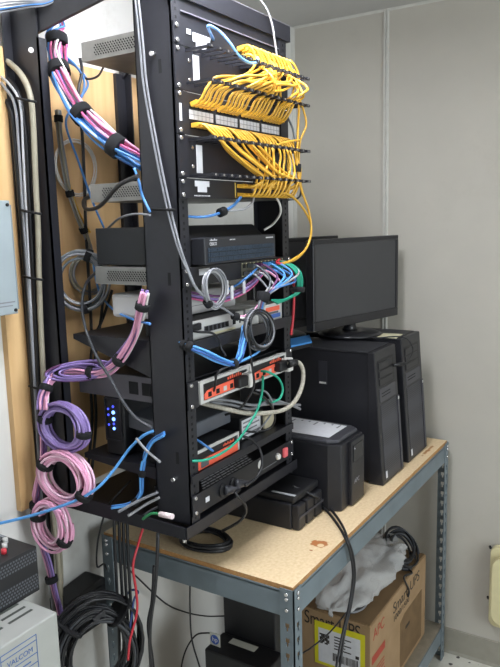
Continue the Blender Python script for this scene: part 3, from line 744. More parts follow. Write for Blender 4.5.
text('Smart-UPS', .056, (.912, cy0, .408), U, V, ink, ct, 'black_lettering', sx=1.12)
text('1000/1500', .030, (.915, cy0, .376), U, V, ink, ct, 'black_lettering', sx=1.25)
b = MB()
for zz in (.330, .235): b.prism([(cx0+.012, zz), (cx0+.125, zz), (cx0+.125, zz+.028), (cx0+.012, zz+.028)], 'Y', cy0-.0006, cy0)
b.build('red_bars', rink, ct)
b = MB()
for j in range(3): b.box(cx0+.02, cx0+.12, cy0-.0006, cy0, .275+j*.012, .279+j*.012)
b.build('printed_lines', rink, ct)
MB().prism([(.985, .16), (.985, .335), (1.03, .352), (1.215, .352), (1.215, .16)], 'Y', cy0-.0008, cy0).build('printed_picture', mat('brown_print', '#6b5336', .75, var=.15, scale=20), ct)
part('picture_mark', ink, ct, (1.04, 1.08, cy0-.0014, cy0-.0008, .285, .296))
nx = Vector((0, -1, 0))
text('Smart-UPS', .066, (cx0, .085, .418), nx, V, ink, ct, 'black_lettering', sx=.70)
lab = part('shipping_label', mat('yellow_label', '#d2c822', .6, var=.05), ct, (cx0-.0016, cx0-.001, -.132, .046, .285, .437))
part('label_paper', whitelab, lab, (cx0-.0022, cx0-.0016, -.116, .032, .295, .416))
b = MB(); yy = -.108
while yy < -.02:
    wd = rnd(.001, .004); b.box(cx0-.0026, cx0-.0022, yy, yy+wd, .312, .340); yy += wd+rnd(.001, .003)
for j in range(5): b.box(cx0-.0026, cx0-.0022, -.085+.02*(j % 2), -.025, .355+j*.0105, .359+j*.0105)
for i in range(6):
    for j in range(6):
        if (i*7+j*5+i*j) % 3: b.box(cx0-.0026, cx0-.0022, -.008+i*.006, -.0025+i*.006, .362+j*.006, .3675+j*.006)
b.box(cx0-.0026, cx0-.0022, -.112, -.100, .345, .356); b.build('label_print', ink, lab)['kind'] = 'stuff'

# plastic bag with cables on the carton
def bag():
    from mathutils import noise
    m = bpy.data.materials.new('plastic_bag'); m.use_nodes = True; nt = m.node_tree; bs = nt.nodes['Principled BSDF']
    bs.inputs['Base Color'].default_value = lin('#f0f0f0'); bs.inputs['Roughness'].default_value = .22; bs.inputs['Alpha'].default_value = .5; bs.inputs['Specular IOR Level'].default_value = .9
    n = nt.nodes.new('ShaderNodeTexNoise'); n.inputs['Scale'].default_value = 28; n.inputs['Detail'].default_value = 4; n.inputs['Distortion'].default_value = 2.5
    bp = nt.nodes.new('ShaderNodeBump'); bp.inputs['Strength'].default_value = .8; bp.inputs['Distance'].default_value = .008
    nt.links.new(n.outputs['Fac'], bp.inputs['Height']); nt.links.new(bp.outputs[0], bs.inputs['Normal'])
    NU, NV = 80, 40; vs = []; c = Vector((.905, -.045, .475))
    for i in range(NU+1):
        th = math.pi*i/NU
        for j in range(NV):
            ph = 2*math.pi*j/NV; sn = max(math.sin(th), .0)**.6
            p = Vector((-math.cos(th)*.27, sn*math.cos(ph)*.12, sn*math.sin(ph)*.062))
            q = Vector((p.x*6, p.y*16, p.z*16)); d = -abs(noise.noise(q))*.045-abs(noise.noise(q*2.1+Vector((3, 1, 2))))*.022+noise.noise(q*.5)*.03
            p = p+Vector((0, p.y, p.z*1.3)).normalized()*d if (p.y or p.z) else p
            p.z += .062+.028*math.sin((p.x+.27)*5.6)
            if p.z < .006: p.z = .006+abs(p.z)*.02
            vs.append(c+p)
    fs = [(i*NV+j, i*NV+(j+1) % NV, (i+1)*NV+(j+1) % NV, (i+1)*NV+j) for i in range(NU) for j in range(NV)]
    o = MB().add(vs, fs, 0, True).build('plastic_bag', m)
    return tag(o, 'crumpled clear plastic bag lying on the carton', 'bag')
bag()
coil('cable_hank', 'tangle of grey cable inside the clear plastic bag', 'cable', Vector((.80, -.05, .500)), (1, .2, 0), (0, 1, .1), .10, .055, [blackc, greyc], 3, .004, deep=.008, rin=.5)
coil('cable_hank', 'loose hank of black cable coming out of the plastic bag', 'cable', Vector((1.165, -.085, .525)), (1, .1, .0), (0, .55, .45), .115, .075, [blackc, mat('dark_grey_cable', '#3b3d42', .4, var=.08)], 5, .0042, deep=.012, rin=.6)
cable('adapter_lead', 'short black lead hanging down the printed side of the carton', 'cable', [Vector((1.10, -.12, .49)), Vector((1.09, -.155, .478)), (404, 577, -.156), (409, 590, -.157), (408, 597, -.157)], .0035, blackc)

# black two-step case under the bench
hp = thing('desktop_case', 'black case with a round blue sticker in the dark under the bench', 'computer', (.42, .15, .1415))
part('tall_block', darkp, hp, (.43, .49, .03, .212, .1415, .72), bevel=.004); part('low_block', darkp, hp, (.33, .4295, .0, .215, .1415, .50), bevel=.006)
part('paper_label', mat('dull_label', '#b9b9ae', .6, var=.04), hp, (.388, .414, .078, .168, .5002, .5008))
b = part('sticker_card', mat('dull_label', '#b9b9ae'), hp, (.356, .358, .176, .212, .5002, .540))
MB().tube([Vector((.356, .194, .520)), Vector((.3553, .194, .520))], .015, 20).build('blue_disc', mat('sticker_blue', '#2d4f9c', .5, var=.04), b)
text('hp', .020, (.3552, .203, .515), nx, V, whitelab, b, 'logo_lettering')

# black slab leaning at the wall and the big black coil
sl = thing('wall_bracket_case', 'long flat black case fixed to the wall below the rack', 'case', (.07, .44, .68))
MB().prism([(-.005, .690), (-.005, .757), (.128, .772), (.150, .757), (.150, .640), (-.005, .640)], 'Y', .405, YW-.001).build('case_body', darkp, sl, bevel=.004)
part('case_rib', blackp, sl, (.0, .13, .402, .405, .745, .750))
cc = at(97, 652, .30)
coil('cable_hank', 'big hank of thick black cable hanging low beside the bench leg', 'cable', cc, (.85, -.5, 0), (0, 0, 1), .125, .155, [blackc, blackc, mat('dark_grey_cable', '#3b3d42'), blackc], 7, .0036, deep=.020, rin=.56, straps=(2.3, 0.9), sw=.007)
o = MB().obox(at(94, 621, .262), (.75, -.45, .45), (-.3, .2, .9), (-.6, -.75, 0), .035, .012, .010).build('inline_adapter', blackp, None, .002); tag(o, 'small black adapter tied on the big black cable hank', 'adapter')

# ------------------------------------------------------------------ left of the rack
# grey wall enclosure
en = thing('wall_enclosure', 'pale grey metal wiring enclosure mounted at the edge of the plywood', 'box', (-.2, .42, 1.54))
part('backbox', mat('enclosure_dark', '#7b8386', .5, var=.06), en, (-.36, -.082, .405, YP-.001, 1.55, 1.79)); part('cover', mat('enclosure_grey', '#929c9f', .45, var=.05, scale=12), en, (-.37, -.091, .398, .4045, 1.541, 1.80), bevel=.002)
part('printed_lines', mat('label_ink', '#77777c'), en, (-.15, -.098, .3975, .398, 1.568, 1.571), (-.15, -.105, .3975, .398, 1.560, 1.5625))
for z in (1.55, 1.79): MB().tube([Vector((-.099, .398, z)), Vector((-.099, .395, z))], .004, 8).build('screw', hole, en)
for z, m in ((1.745, galv), (1.70, galv), (1.66, beigec), (1.575, hpink)): part('terminal', m, en, (-.0815, -.072, .42, .445, z-.012, z+.012))
# black perforated amplifier on a beige cabinet
pa = thing('paging_cabinet', 'pale grey vented metal cabinet with a blue printed label on the wall', 'cabinet', (-.43, .31, .6))
part('body', beige, pa, (-.62, -.255, .15, YW-.001, .60, .946), bevel=.003)
b = MB()
for g in range(4):
    for j in range(6): b.box(-.335-g*.075, -.275-g*.075, .20+j*.022, .207+j*.022, .946, .9464)
b.build('vent_slots', mat('vent_dark', '#40443f', .7, var=.05), pa)
bl = mat('blue_ink', '#3f5f9a', .6, var=.05); b = MB()
for (x0, x1, z0, z1) in ((-.40, -.312, .927, .9285), (-.40, -.312, .9155, .917), (-.40, -.312, .888, .8895), (-.40, -.312, .868, .8695), (-.40, -.312, .80, .8015), (-.3135, -.312, .80, .9285), (-.40, -.3985, .80, .9285)):
    b.box(x0, x1, .1494, .150, z0, z1)
b.build('label_border', bl, pa)
text('VALCOM', .0155, (-.386, .150, .8965), U, V, bl, pa, 'blue_lettering'); 
b = MB()
for j in range(3): b.box(-.385, -.33-.01*j, .1494, .15, .876-j*.02, .8785-j*.02)
b.build('printed_lines', bl, pa)
am = thing('paging_amplifier', 'black perforated metal amplifier sitting on the pale vented cabinet', 'amplifier', (-.38, .36, .9465))
ab = part('body', darkp, am, (-.56, -.213, .25, .455, .9465, 1.050), bevel=.002)
b = MB()
for j in range(4):
    for i in range(46):
        x = -.555+i*.0074+(j % 2)*.0037; z = (1.018+j*.007) if j < 4 else 0
        b.box(x, x+.0042, .2494, .25, z, z+.004)
for j in range(5):
    for i in range(46):
        x = -.555+i*.0074+(j % 2)*.0037; b.box(x, x+.0042, .2494, .25, .956+j*.007, .960+j*.007)
b.build('perforations', mat('perforation', '#54565c', .6, var=.05), ab)['kind'] = 'stuff'
for i in range(6):
    x = -.325+i*.018
    MB().tube([Vector((x, .285+.02*(i % 3), 1.050)), Vector((x, .285+.02*(i % 3), 1.060))], .006, 10).build('terminal', silver if i % 3 else redc, am)
b = MB()
for i in range(10): b.box(-.34+i*.012, -.332+i*.012, .34, .40, 1.050, 1.058)
b.build('terminal_block', greyc, am)

# vertical run of cables down the rear post
def run(label, pts, r, m, v): return cable('riser_cable', label, 'cable', [(x, y, v, 'X') for x, y in pts], r, m, 'cables running down the rear post')
run('thick beige cable running down the rear post', [(-8, 52), (8, 62), (22, 76), (31, 100), (34, 140), (36, 190), (38, 230), (39, 280), (41, 330), (44, 390), (47, 440), (51, 500), (58, 560), (61, 620)], .0072, beigec, -.020)
run('black cable running down the rear post beside the beige one', [(-6, 66), (8, 78), (20, 98), (26, 140), (29, 200), (33, 270), (36, 330), (40, 400), (44, 470), (50, 540), (54, 600)], .006, blackc, -.020)
run('thin grey cable running down the rear post', [(-6, 76), (5, 88), (15, 106), (19, 150), (23, 210), (28, 280), (32, 340), (36, 410), (40, 480), (47, 550), (53, 610)], .0036, greyc, -.040)
run('second black cable on the left of the riser cables', [(-8, 84), (4, 98), (12, 118), (17, 170), (22, 230), (27, 300), (31, 360), (36, 430)], .006, blackc, -.028)
run('pale grey cable between the black riser cables', [(-8, 70), (9, 84), (20, 105), (23, 150), (26, 210), (30, 290), (33, 350), (37, 420)], .0030, lgreyc, -.038)
for x, y in ((25, 100), (30, 212), (32, 278), (38, 388)):
    a_, c_ = at(x-9, y-2, -.042, 'X'), at(x+11, y+2, -.031, 'X')
    o = MB().tube([a_, (a_+c_)/2-Vector((.006, 0, 0)), c_], .003, 8).build('cable_tie', hole); tag(o, 'black cable tie around the riser cables', 'cable tie', 'ties on the riser cables')
# cables along the top of the arm
for i, (m, dy) in enumerate(((greyc, 0), (blue, 3), (greyc, -3), (blackc, 5), (greyc, 6))):
    cable('overhead_cable', ('grey', 'blue', 'higher grey', 'black', 'lower grey')[i]+' cable lying over the top of the rack arm', 'cable', [(-12, 8+dy, .44), (8, 5+dy, .42), (30, 3+dy*.7, .36, 'Y'), (46, 2+dy*.5, .33), (60, -4+dy*.4, .30), (75, -12, .27)], .0022, m, 'cables over the rack arm')
# blue and pink trunk bundle
mx = [blue, hpink, pink, blue, hpink, lblue, pink, white, blue, hpink, pink, blue, lblue, hpink, purple, pink, blue, white]
bundle('cable_bundle', 'thick bundle of blue and pink cables strapped behind the upper rack', 'cable bundle',
       [(55, -20, .40), (56, 15, .40), (57, 45, .385), (60, 74, .35), (75, 104, .29), (93, 126, .23), (116, 146, .165), (140, 160, .12), (165, 170, .07)], mx+mx[:8], .0225, .0028, straps=(.235, .37, .565, .755), sr=.0262, sw=.026, side=([hpink, pink, white, hpink, pink, pink, hpink], [blue, blue, dblue, blue, white, blue], .0))
cable('network_cable', 'blue cable slipping out of the pink and blue bundle', 'cable', [(64, 55, .42), (76, 66, .42), (84, 80, .42), (82, 96, .42), (72, 108, .42), (66, 125, .40), (78, 160, .38), (92, 200, .36), (104, 228, .34)], .003, blue)
cable('network_cable', 'second blue cable looping against the plywood', 'cable', [(66, 60, .43), (80, 70, .43), (88, 84, .43), (80, 97, .43), (70, 102, .43)], .003, blue)
cable('power_cable', 'long black cord hanging in front of the plywood', 'cable', [(80, 58, .42), (82, 72, .42), (78, 95, .42), (82, 130, .42), (84, 170, .42), (86, 230, .42), (90, 300, .42), (92, 345, .40)], .0042, blackc)
cable('power_cable', 'short black cord curving from the top switch', 'cable', [(104, 66, .30), (98, 76, .36), (88, 79, .42), (80, 74, .43)], .003, blackc)
cable('power_cable', 'thick black cord curving in front of the grey switch side', 'cable', [(138, 176, .03), (118, 186, .10, 'Y'), (100, 206, .20), (86, 209, .30), (84, 200, .38), (92, 196, .42)], .0048, blackc)
cable('network_cable', 'blue cable dropping in front of the grey switch side', 'cable', [(134, 168, .06), (139, 182, .05), (142, 195, .05), (150, 212, .03)], .003, blue)
cable('grey_wire', 'thin grey wire bending over the router', 'cable', [(108, 228, .26), (120, 218, .20), (135, 214, .12), (150, 215, .06)], .0026, greyc)
o = MB().tube([at(31, 50, -.004, 'X'), at(31, 50, -.010, 'X')], .006, 16).build('wire_clip', white); tag(o, 'round white clip on the rack arm', 'clip')
# grey pair with straps leading to the grey hank
bundle('cable_bundle', 'pair of grey cables with straps hanging left of the router', 'cable bundle', [(58, 110, .42), (60, 140, .42), (64, 165, .42), (69, 190, .42), (77, 215, .42), (88, 240, .42), (92, 258, .42)], [greyc, lgreyc, greyc, beigec], .008, .003, straps=(.06, .54, .78), sr=.011)
cable('yellow_cable', 'single yellow cable behind the strapped grey pair', 'cable', [(62, 150, .43), (68, 178, .43), (76, 205, .43), (86, 226, .43), (90, 232, .40)], .003, yellow)
c = at(76, 168, .44); coil('wire_loop', 'loop of thin white wire on the plywood', 'wire', c, (1, 0, 0), (0, 0, 1), .075, .072, [white], 3, .002, deep=.004, rin=.9)
c = at(81, 281, .345); coil('cable_hank', 'grey cable hank hanging left of the router', 'cable', c, (.62, -.78, 0), (0, 0, 1), .070, .077, [greyc, lgreyc, mat('slate_cable', '#5d6368', .4, var=.08), greyc], 5, .0027, deep=.012, rin=.72, straps=(4.8, 1.2))
c = at(90, 274, .43); coil('cable_hank', 'small pale hank behind the grey cable hank', 'cable', c, (.9, -.4, 0), (0, 0, 1), .055, .055, [beigec, greyc], 3, .0028, deep=.008, rin=.8)
cable('network_cable', 'blue cable running down past the router to the pink bundle', 'cable', [(93, 258, .38), (95, 275, .36), (101, 295, .34), (114, 310, .26), (132, 319, .14), (150, 324, .06)], .003, blue)
cable('power_cable', 'dark grey cord sagging in front of the upper shelf', 'cable', [(96, 272, .28), (86, 284, .33), (82, 305, .33), (86, 330, .31), (96, 355, .26), (110, 378, .2), (122, 400, .15), (136, 418, .10), (152, 428, .06)], .0038, mat('dark_grey_cable', '#3b3d42'))
for i, (xa, xb) in enumerate(((112, 94), (104, 98))):
    cable('power_cable', 'black cord dropping behind the shelves', 'cable', [(xa, 290, .41), ((xa+xb)/2, 318, .42), (xb, 340, .43), (xb-4, 372, .43), (xb-2, 420, .42), (xb-6, 470, .41)], .0042, blackc, 'cords behind the shelves')
# purple and pink bundle
px_ = [purple, pink, purple, white, pink, purple, pink, purple]
bundle('cable_bundle', 'purple and pink cable bundle looping round to the rear post', 'cable bundle', [(146, 292, .07), (141, 312, .09), (136, 332, .12), (127, 350, .16), (113, 366, .21), (97, 373, .27), (74, 371, .33), (54, 375, .37), (46, 388, .37), (43, 410, .365)], px_, .0125, .0031, straps=(.09, .40, .60, .755, .90), sr=.0165)
c = at(80, 371, .31); coil('cable_hank', 'flat hank of purple cable strapped to the pink bundle', 'cable', c, (.55, -.83, .08), (.3, .2, 1), .085, .022, [purple, purple, dpurple], 3, .003, deep=.010, rin=.5)
# hanks
def hank(label, x, y, rx, ry, v, mats, turns, straps, **k):
    c = at(x, y, v, 'X'); ru = abs(at(x+rx, y, v, 'X').y-at(x-rx, y, v, 'X').y)/2; rv = abs(at(x, y+ry, v, 'X').z-at(x, y-ry, v, 'X').z)/2
    return coil('cable_hank', label, 'cable', c, (0, -1, 0), (0, 0, 1), ru, rv, mats, turns, .0034, straps=straps, **k)
hank('purple cable hank hanging on the rear post', 64, 427, 22.5, 24, -.050, [purple, purple, mat('pale_purple_cable', '#9c88c0', .42, var=.06)], 5, (2.9, -.15), deep=.012, rin=.70)
hank('round pink cable hank under the purple one', 65, 478, 25, 26, -.062, [pink, pink, mat('pale_pink_cable', '#f0c4d8', .42, var=.06)], 5, (2.7, -.55), deep=.013, rin=.66)
hank('lower oval pink cable hank beside the amplifier', 52, 525, 17, 25, -.070, [pink, pink, mat('pale_pink_cable', '#f0c4d8')], 4, (2.9, -.6), deep=.013, rin=.62)
bundle('cable_bundle', 'purple and pink bundle running down past the pink hanks', 'cable bundle', [(43, 395, -.04, 'X'), (43, 430, -.05, 'X'), (42, 465, -.06, 'X'), (36, 500, -.062, 'X'), (39, 535, -.06, 'X'), (48, 565, -.05, 'X'), (54, 590, -.045, 'X'), (61, 620, -.04, 'X'), (60, 650, -.04, 'X'), (58, 690, -.04, 'X')], [purple, pink, purple, dpurple, pink, purple], .0085, .003, straps=(.36, .44, .625), sr=.016)
for i, x in enumerate((53, 57, 61)):
    cable('riser_cable', 'beige cable dropping down the wall under the hanks', 'cable', [(x-4, 500, .445), (x-1, 540, .445), (x+1, 575, .445), (x, 610, .45), (x, 640, .455)], .004, beigec, 'beige cables under the hanks')
# blue cable in front
cable('network_cable', 'long sky-blue cable swooping across the pink hanks', 'cable', [(-14, 526, -.16, 'X'), (10, 521, -.13, 'X'), (40, 513, -.10, 'X'), (72, 502, -.08, 'X'), (96, 489, -.06, 'X'), (113, 471, -.03, 'X'), (130, 448, .0, 'X'), (146, 434, .012, 'X'), (162, 429, .03, 'X')], .0038, lblue)
bundle('cable_bundle', 'short bundle of blue cables strapped behind the lower rack post', 'cable bundle', [(164, 434, .05), (152, 442, .09), (145, 457, .11), (142, 476, .12), (141, 494, .13), (132, 504, .15), (112, 508, .2)], [blue, lblue, blue], .0055, .0028, straps=(.48, .80), sr=.0085)
cable('network_cable', 'pale grey cable crossing behind the lower rack post', 'cable', [(136, 438, .12), (146, 450, .10), (160, 462, .05)], .003, lgreyc)
for i, (a0, a1) in enumerate((((128, 516), (160, 497)), ((140, 518), (162, 505)), ((118, 512), (158, 492)))):
    cable('flat_cable', 'grey cable lying in the base of the rack', 'cable', [(a0[0], a0[1], .16), ((a0[0]+a1[0])/2, (a0[1]+a1[1])/2-1, .13), (a1[0], a1[1], .09)], .0035, lgreyc if i == 0 else greyc, 'grey cables in the rack base')
# taped cable end on the base
o = cable('taped_cable', 'green cable end wrapped in white tape on the rack base', 'cable', [(143, 519, .10), (150, 514, .06), (156, 513.5, .04), (162, 514.5, .02)], .0032, mat('dark_green_cable', '#2f8a55', .45, var=.08))
MB().tube([at(160, 514, .025), at(172.5, 516.5, -.012)], .0062, 10).build('tape_wrap', mat('pinkish_tape', '#d9bfc2', .6, col2='#e6dedd', scale=200), o)
# cords below the rack
cable('red_cable', 'red cable hanging from the rack base beside the bench leg', 'cable', [(143, 528, .18), (138, 545, .19), (133, 566, .19), (136, 590, .19), (137, 612, .19), (130, 640, .2), (128, 660, .2)], .0034, redc)
for i, (x, v) in enumerate(((114, .30), (119, .29), (123, .28), (127, .27))):
    cable('hanging_cable', 'black cord hanging straight down in front of the rear bench leg', 'cable', [(x, 518, v), (x+1, 550, v), (x+3, 590, v), (x+5, 630, v), (x+6, 690, v)], .0044, blackc, 'black cords at the rear bench leg')
cable('hanging_cable', 'black cord hanging from the near end of the rack base', 'cable', [(158, 533, .05), (157, 560, .05), (155, 590, .06), (150, 630, .08), (151, 668, .1), (152, 700, .1)], .0044, blackc)
cable('hanging_cable', 'black cord hanging inside the bench end behind the red cable', 'cable', [(154, 566, .20), (152, 600, .22), (148, 625, .24), (152, 655, .25), (156, 690, .25)], .004, blackc)
cable('hanging_cable', 'thin black wire hooking along the wall by the rack base', 'cable', [(131, 480, .24), (115, 497, .26), (106, 510, .28), (98, 540, .33), (97, 566, .36), (104, 564, .38), (108, 572, .40)], .0026, blackc)
cable('hanging_cable', 'thin black wire sagging across the wall under the bench', 'cable', [(122, 563, .40), (140, 580, .42), (165, 603, .42), (185, 612, .42), (205, 616, .40), (225, 616, .3)], .0026, blackc)
cable('hanging_cable', 'thin black wire rising beside the blue sticker', 'cable', [(178, 690, .35), (184, 655, .36), (195, 636, .37), (206, 633, .37), (216, 634, .36)], .0028, blackc)
cable('hanging_cable', 'thin black wire falling from the bench end beam', 'cable', [(190, 580, .2), (190, 610, .22), (192, 640, .24), (200, 668, .24)], .0026, blackc)
cable('hanging_cable', 'dark blue cable hooked below the bench end', 'cable', [(126, 595, .30), (132, 590, .27), (138, 592, .25), (134, 600, .24), (131, 620, .24), (128, 640, .26)], .003, mat('navy_cable', '#2d4378', .45, var=.08))
c = at(206, 537, .92, 'Z'); coil('cable_hank', 'black power cord coiled on the bench under the rack', 'cable', Vector((c.x, c.y, .913)), (1, 0, 0), (0, 1, 0), .055, .075, [blackc, blackc], 4, .0038, deep=.006, rin=.75)

# ------------------------------------------------------------------ cables on the rack front
for d, nm in ((0, 'near'), (3.2, 'far')):
    cable('grey_wire', 'grey cable running down the outside of the near rack post', 'cable', [(134+d, -12, .004, 'X'), (136.5+d, 10, .004, 'X'), (140+d, 45, .008, 'X'), (143+d, 80, .010, 'X'), (148+d, 112, .011, 'X'), (155+d, 150, .011, 'X'), (162+d, 185, .010, 'X'), (170+d, 220, .006, 'X'), (178+d*.8, 248, -.002, 'X'), (188+d*.4, 272, -.028), (197+d*.3, 290, -.035), (213+d*.3, 303, -.035), (226, 310, -.035), (234, 316, -.03)], .0026, greyc, 'grey cables down the near post')
o = MB().tube([at(150, 209, .02, 'X')+Vector((-.002, 0, 0)), at(178, 210, .012, 'X')+Vector((-.010, 0, 0))], .003, 8).build('cable_tie', hole); tag(o, 'black tie strapped across the side of the near rack post', 'cable tie')
c = at(214, 289, -.035); coil('cable_hank', 'grey cable loop hanging in front of the coloured-cord switch', 'cable', c, (1, 0, -.1), (0, 0, 1), .042, .045, [greyc, lgreyc, greyc], 2, .0024, deep=.006, rin=.82, straps=(4.0,))
bundle('cable_bundle', 'short white and grey cables joining the strapped cords by the small switch', 'cable bundle', [(234, 316, -.03), (244, 318, -.04), (254, 312, -.045), (262, 300, -.045)], [white, lgreyc, pink, blackc], .006, .0026, straps=(.04,), sr=.0095)
# purple cables behind
for i, (m, dz) in enumerate(((dpurple, 0), (purple, 3), (hpink, 6), (dpurple, 5))):
    cable('network_cable', ('dark purple', 'purple', 'deep pink', 'plum')[i]+' cable with white tags below the coloured-cord switch', 'cable', [(180, 290+dz, .06), (200, 294+dz, .05), (220, 296+dz, .03), (238, 290+dz, .0), (252, 281+dz, -.02), (262, 272+dz*.5, -.02)], .003, m, 'purple cables below the coloured-cord switch')
for x, y in ((231, 293), (243, 287), (226, 288)):
    c = at(x, y, -.012); o = MB().obox(c+Vector((-.005, -.004, -.016)), (1, 0, .2), (0, 0, 1), (0, 1, 0), .010, .032, .003).build('cable_tag', whitelab); tag(o, 'white paper tag on the purple cables', 'tag', 'tags on the purple cables')
cable('network_cable', 'blue cable arching over the white tags', 'cable', [(226, 290, .02), (238, 284, -.01), (250, 275, -.03), (257, 268, -.02)], .003, blue)
# coloured cords out of the switch under the router
cs = [(greyc, 'grey'), (mat('slate_cable', '#5d6368'), 'slate'), (lgreyc, 'pale grey'), (dpurple, 'plum'), (pink, 'pink'), (lblue, 'light blue'), (blue, 'blue'), (lblue, 'light blue'), (blue, 'blue'), (lgreyc, 'pale grey')]
K = at(263, 297, -.055)
for i, (m, nm) in enumerate(cs):
    x = SC[i]; z = 1.632 if i % 2 else 1.614; j = (i-4.5)*.0030
    patch_cord(nm+' patch cord gathered by a black strap below the router', 'coloured cords below the router',
               [Vector((x, -.008, z)), Vector((x+.002, -.032, z-.002)), Vector((x+.014+.004*i*.3, -.056, z-.030)), Vector((K.x+.035+j*2, -.062, 1.575)), K+Vector((j, (i % 3)*.004-.004, 0)), K+Vector((-.010+j, .004, -.035))], m, .0028, ((0, 1),))
o = strap(K, (.35, 0, 1), .0165, .024, None, 'cable_strap'); tag(o, 'black strap gathering the coloured cords under the router', 'strap')
for i in range(4):
    x = .425+.0085*i
    patch_cord('green patch cord looping down from the switch under the router', 'green cords under the router',
               [Vector((x-.02, -.008, 1.632 if i % 2 else 1.614)), Vector((x-.014, -.034, 1.628)), Vector((x+.010, -.052, 1.605)), Vector((x+.022, -.052, 1.572)), Vector((x+.018, -.044, 1.548)), Vector((x-.012, -.030, 1.535)), Vector((x-.06, -.02, 1.538-.004*i))], greenc, .0028, ((0, 1),))
o = strap(Vector((.452, -.048, 1.558)), (.1, 0, 1), .020, .014, None, 'cable_strap'); tag(o, 'black strap on the green cords', 'strap')
cable('red_cable', 'red cable falling beside the far rack post', 'cable', [Vector((.43, -.008, 1.638)), (277, 263, -.03), (287, 265, -.03), (292.5, 274, -.03), (294, 295, -.03), (293, 318, -.025), (291, 335, -.02)], .0036, redc)
cable('yellow_cable', 'yellow cord curving from the far end of the rack down to the router switch', 'cable', [Vector((.40, -.008, 1.80)), (284, 193, -.05), (295, 199, -.05), (306, 213, -.05), (311.5, 229, -.05), (307, 247, -.045), (296, 259, -.04), (283, 263, -.03)], .003, yellow)
cable('yellow_cable', 'second yellow cord curving beside the far rack post', 'cable', [(298, 96, -.06), (304, 112, -.06), (306, 126, -.06), (300, 142, -.055), (299, 168, -.055), (302, 190, -.055), (309, 212, -.055), (311, 232, -.055), (305, 250, -.05), (290, 261, -.04), (280, 264, -.03)], .003, yellow)
cable('yellow_cable', 'yellow cord tied to the dark cable beyond the lower fingers', 'cable', [(288, 66, -.05), (296, 82, -.06), (299, 100, -.06), (298, 130, -.06), (297, 160, -.06), (300, 185, -.06), (308, 208, -.06)], .003, yellow)
cable('yellow_cable', 'yellow cord hooking back into the cable manager', 'cable', [(300, 140, -.06), (291, 141, -.06), (283, 143, -.05), (274, 146, -.04)], .003, yellow)
cable('power_cable', 'dark cable strapped to the yellow cords by the far post', 'cable', [(288, 118, -.03), (293, 130, -.05), (296, 150, -.055), (297, 170, -.055), (301, 190, -.05), (298, 198, -.03), (288, 200, -.01)], .0028, mat('slate_cable', '#5d6368'))
o = strap(at(297, 168, -.057), (.02, 0, 1), .011, .020, None, 'cable_strap'); tag(o, 'black strap on the yellow cords by the far post', 'strap')
# blue arc over the top fingers, white wire from the ceiling
cable('network_cable', 'blue cable arching over the fingers below the top switch', 'cable', [Vector((.160, -.006, 2.134)), (208, 26, -.03), (219, 31, -.04), (230, 43, -.06), (240, 57, -.07), (250, 63, -.07), (258, 62, -.06), (257, 57, -.03)], .0032, mat('sky_cable', '#6f9fd8', .42, var=.06))
cable('white_wire', 'thin white wire dropping over the top bar of the rack', 'cable', [(240, -22, .04), (255, -6, .0), (266, 8, -.012), (272, 24, -.014), (275, 42, -.014), (277.5, 60, -.012)], .0028, mat('dull_white_wire', '#a6a4a6', .42, var=.05))
# gap above the router
o = cable('network_cable', 'blue cable with a black strap in the gap above the router', 'cable', [(180, 215, .02), (195, 217, .01), (210, 216, -.01), (224, 211, -.02), (234, 205, -.02), (241, 197, -.02)], .0034, blue)
strap(at(222, 212, -.019), at(228, 209, -.02)-at(216, 214, -.017), .0105, .020, o)
cable('network_cable', 'white cable strapped to the blue one above the router', 'cable', [(228, 211, -.02), (244, 209, -.025), (252, 203, -.025), (254, 194, -.02), (251, 186, -.01)], .003, lgreyc)
cable('network_cable', 'white cable bending down beside the right end of the router', 'cable', [(275, 195, -.02), (280, 205, -.03), (280, 214, -.02), (273, 224, .01), (264, 230, .03)], .003, white)
# light-blue strapped group beneath the small switch
bundle('cable_bundle', 'bright blue cables strapped across the front of the upper shelf', 'cable bundle', [(180, 343, .02), (190, 347, -.015), (203, 353, -.035), (220, 361, -.05), (233, 364, -.05), (240, 356, -.045), (243, 342, -.04), (245, 326, -.03)], [lblue, lblue, blue, dblue, lblue, lblue], .0085, .0028, straps=(.10, .16, .58), sr=.0125)
cable('network_cable', 'bright blue cable curling out of the strapped blue group', 'cable', [(234, 364, -.05), (246, 359, -.05), (258, 352, -.05), (266, 343, -.04), (268, 334, -.03)], .003, lblue)
c = at(259, 330, -.05); coil('cable_hank', 'dark grey cable hank hanging from the upper shelf', 'cable', c, (1, .0, -.25), (.05, 0, 1), .064, .050, [blackc, mat('dark_grey_cable', '#3b3d42'), greyc], 3, .0024, deep=.008, rin=.74)
cable('power_cable', 'black lead plugged into the small silver switch', 'cable', [(192, 331, .005), (200, 332, -.015), (212, 333, -.02), (219, 340, -.02), (221, 348, -.02), (226, 356, -.03)], .003, blackc)
part_o = MB().obox(at(189, 334, .004), (1, 0, .05), (0, 0, 1), (0, 1, 0), .05, .016, .012).build('plug', darkp, None, .003); part_o.name = 'power_plug'; tag(part_o, 'black plug in the face of the small silver switch', 'plug')
cable('power_cable', 'black lead dropping into the left red-fronted unit', 'cable', [(233, 365, -.05), (224, 368, -.04), (217, 374, -.03), (215, 386, -.02), (214, 391, -.008)], .0028, blackc)
cable('power_cable', 'black lead falling from the dark grey hank past the right red-fronted unit', 'cable', [(247, 326, -.045), (249, 345, -.05), (252, 365, -.05), (254, 385, -.045), (247, 400, -.03), (238, 410, -.01), (225, 415, .02)], .0032, blackc)
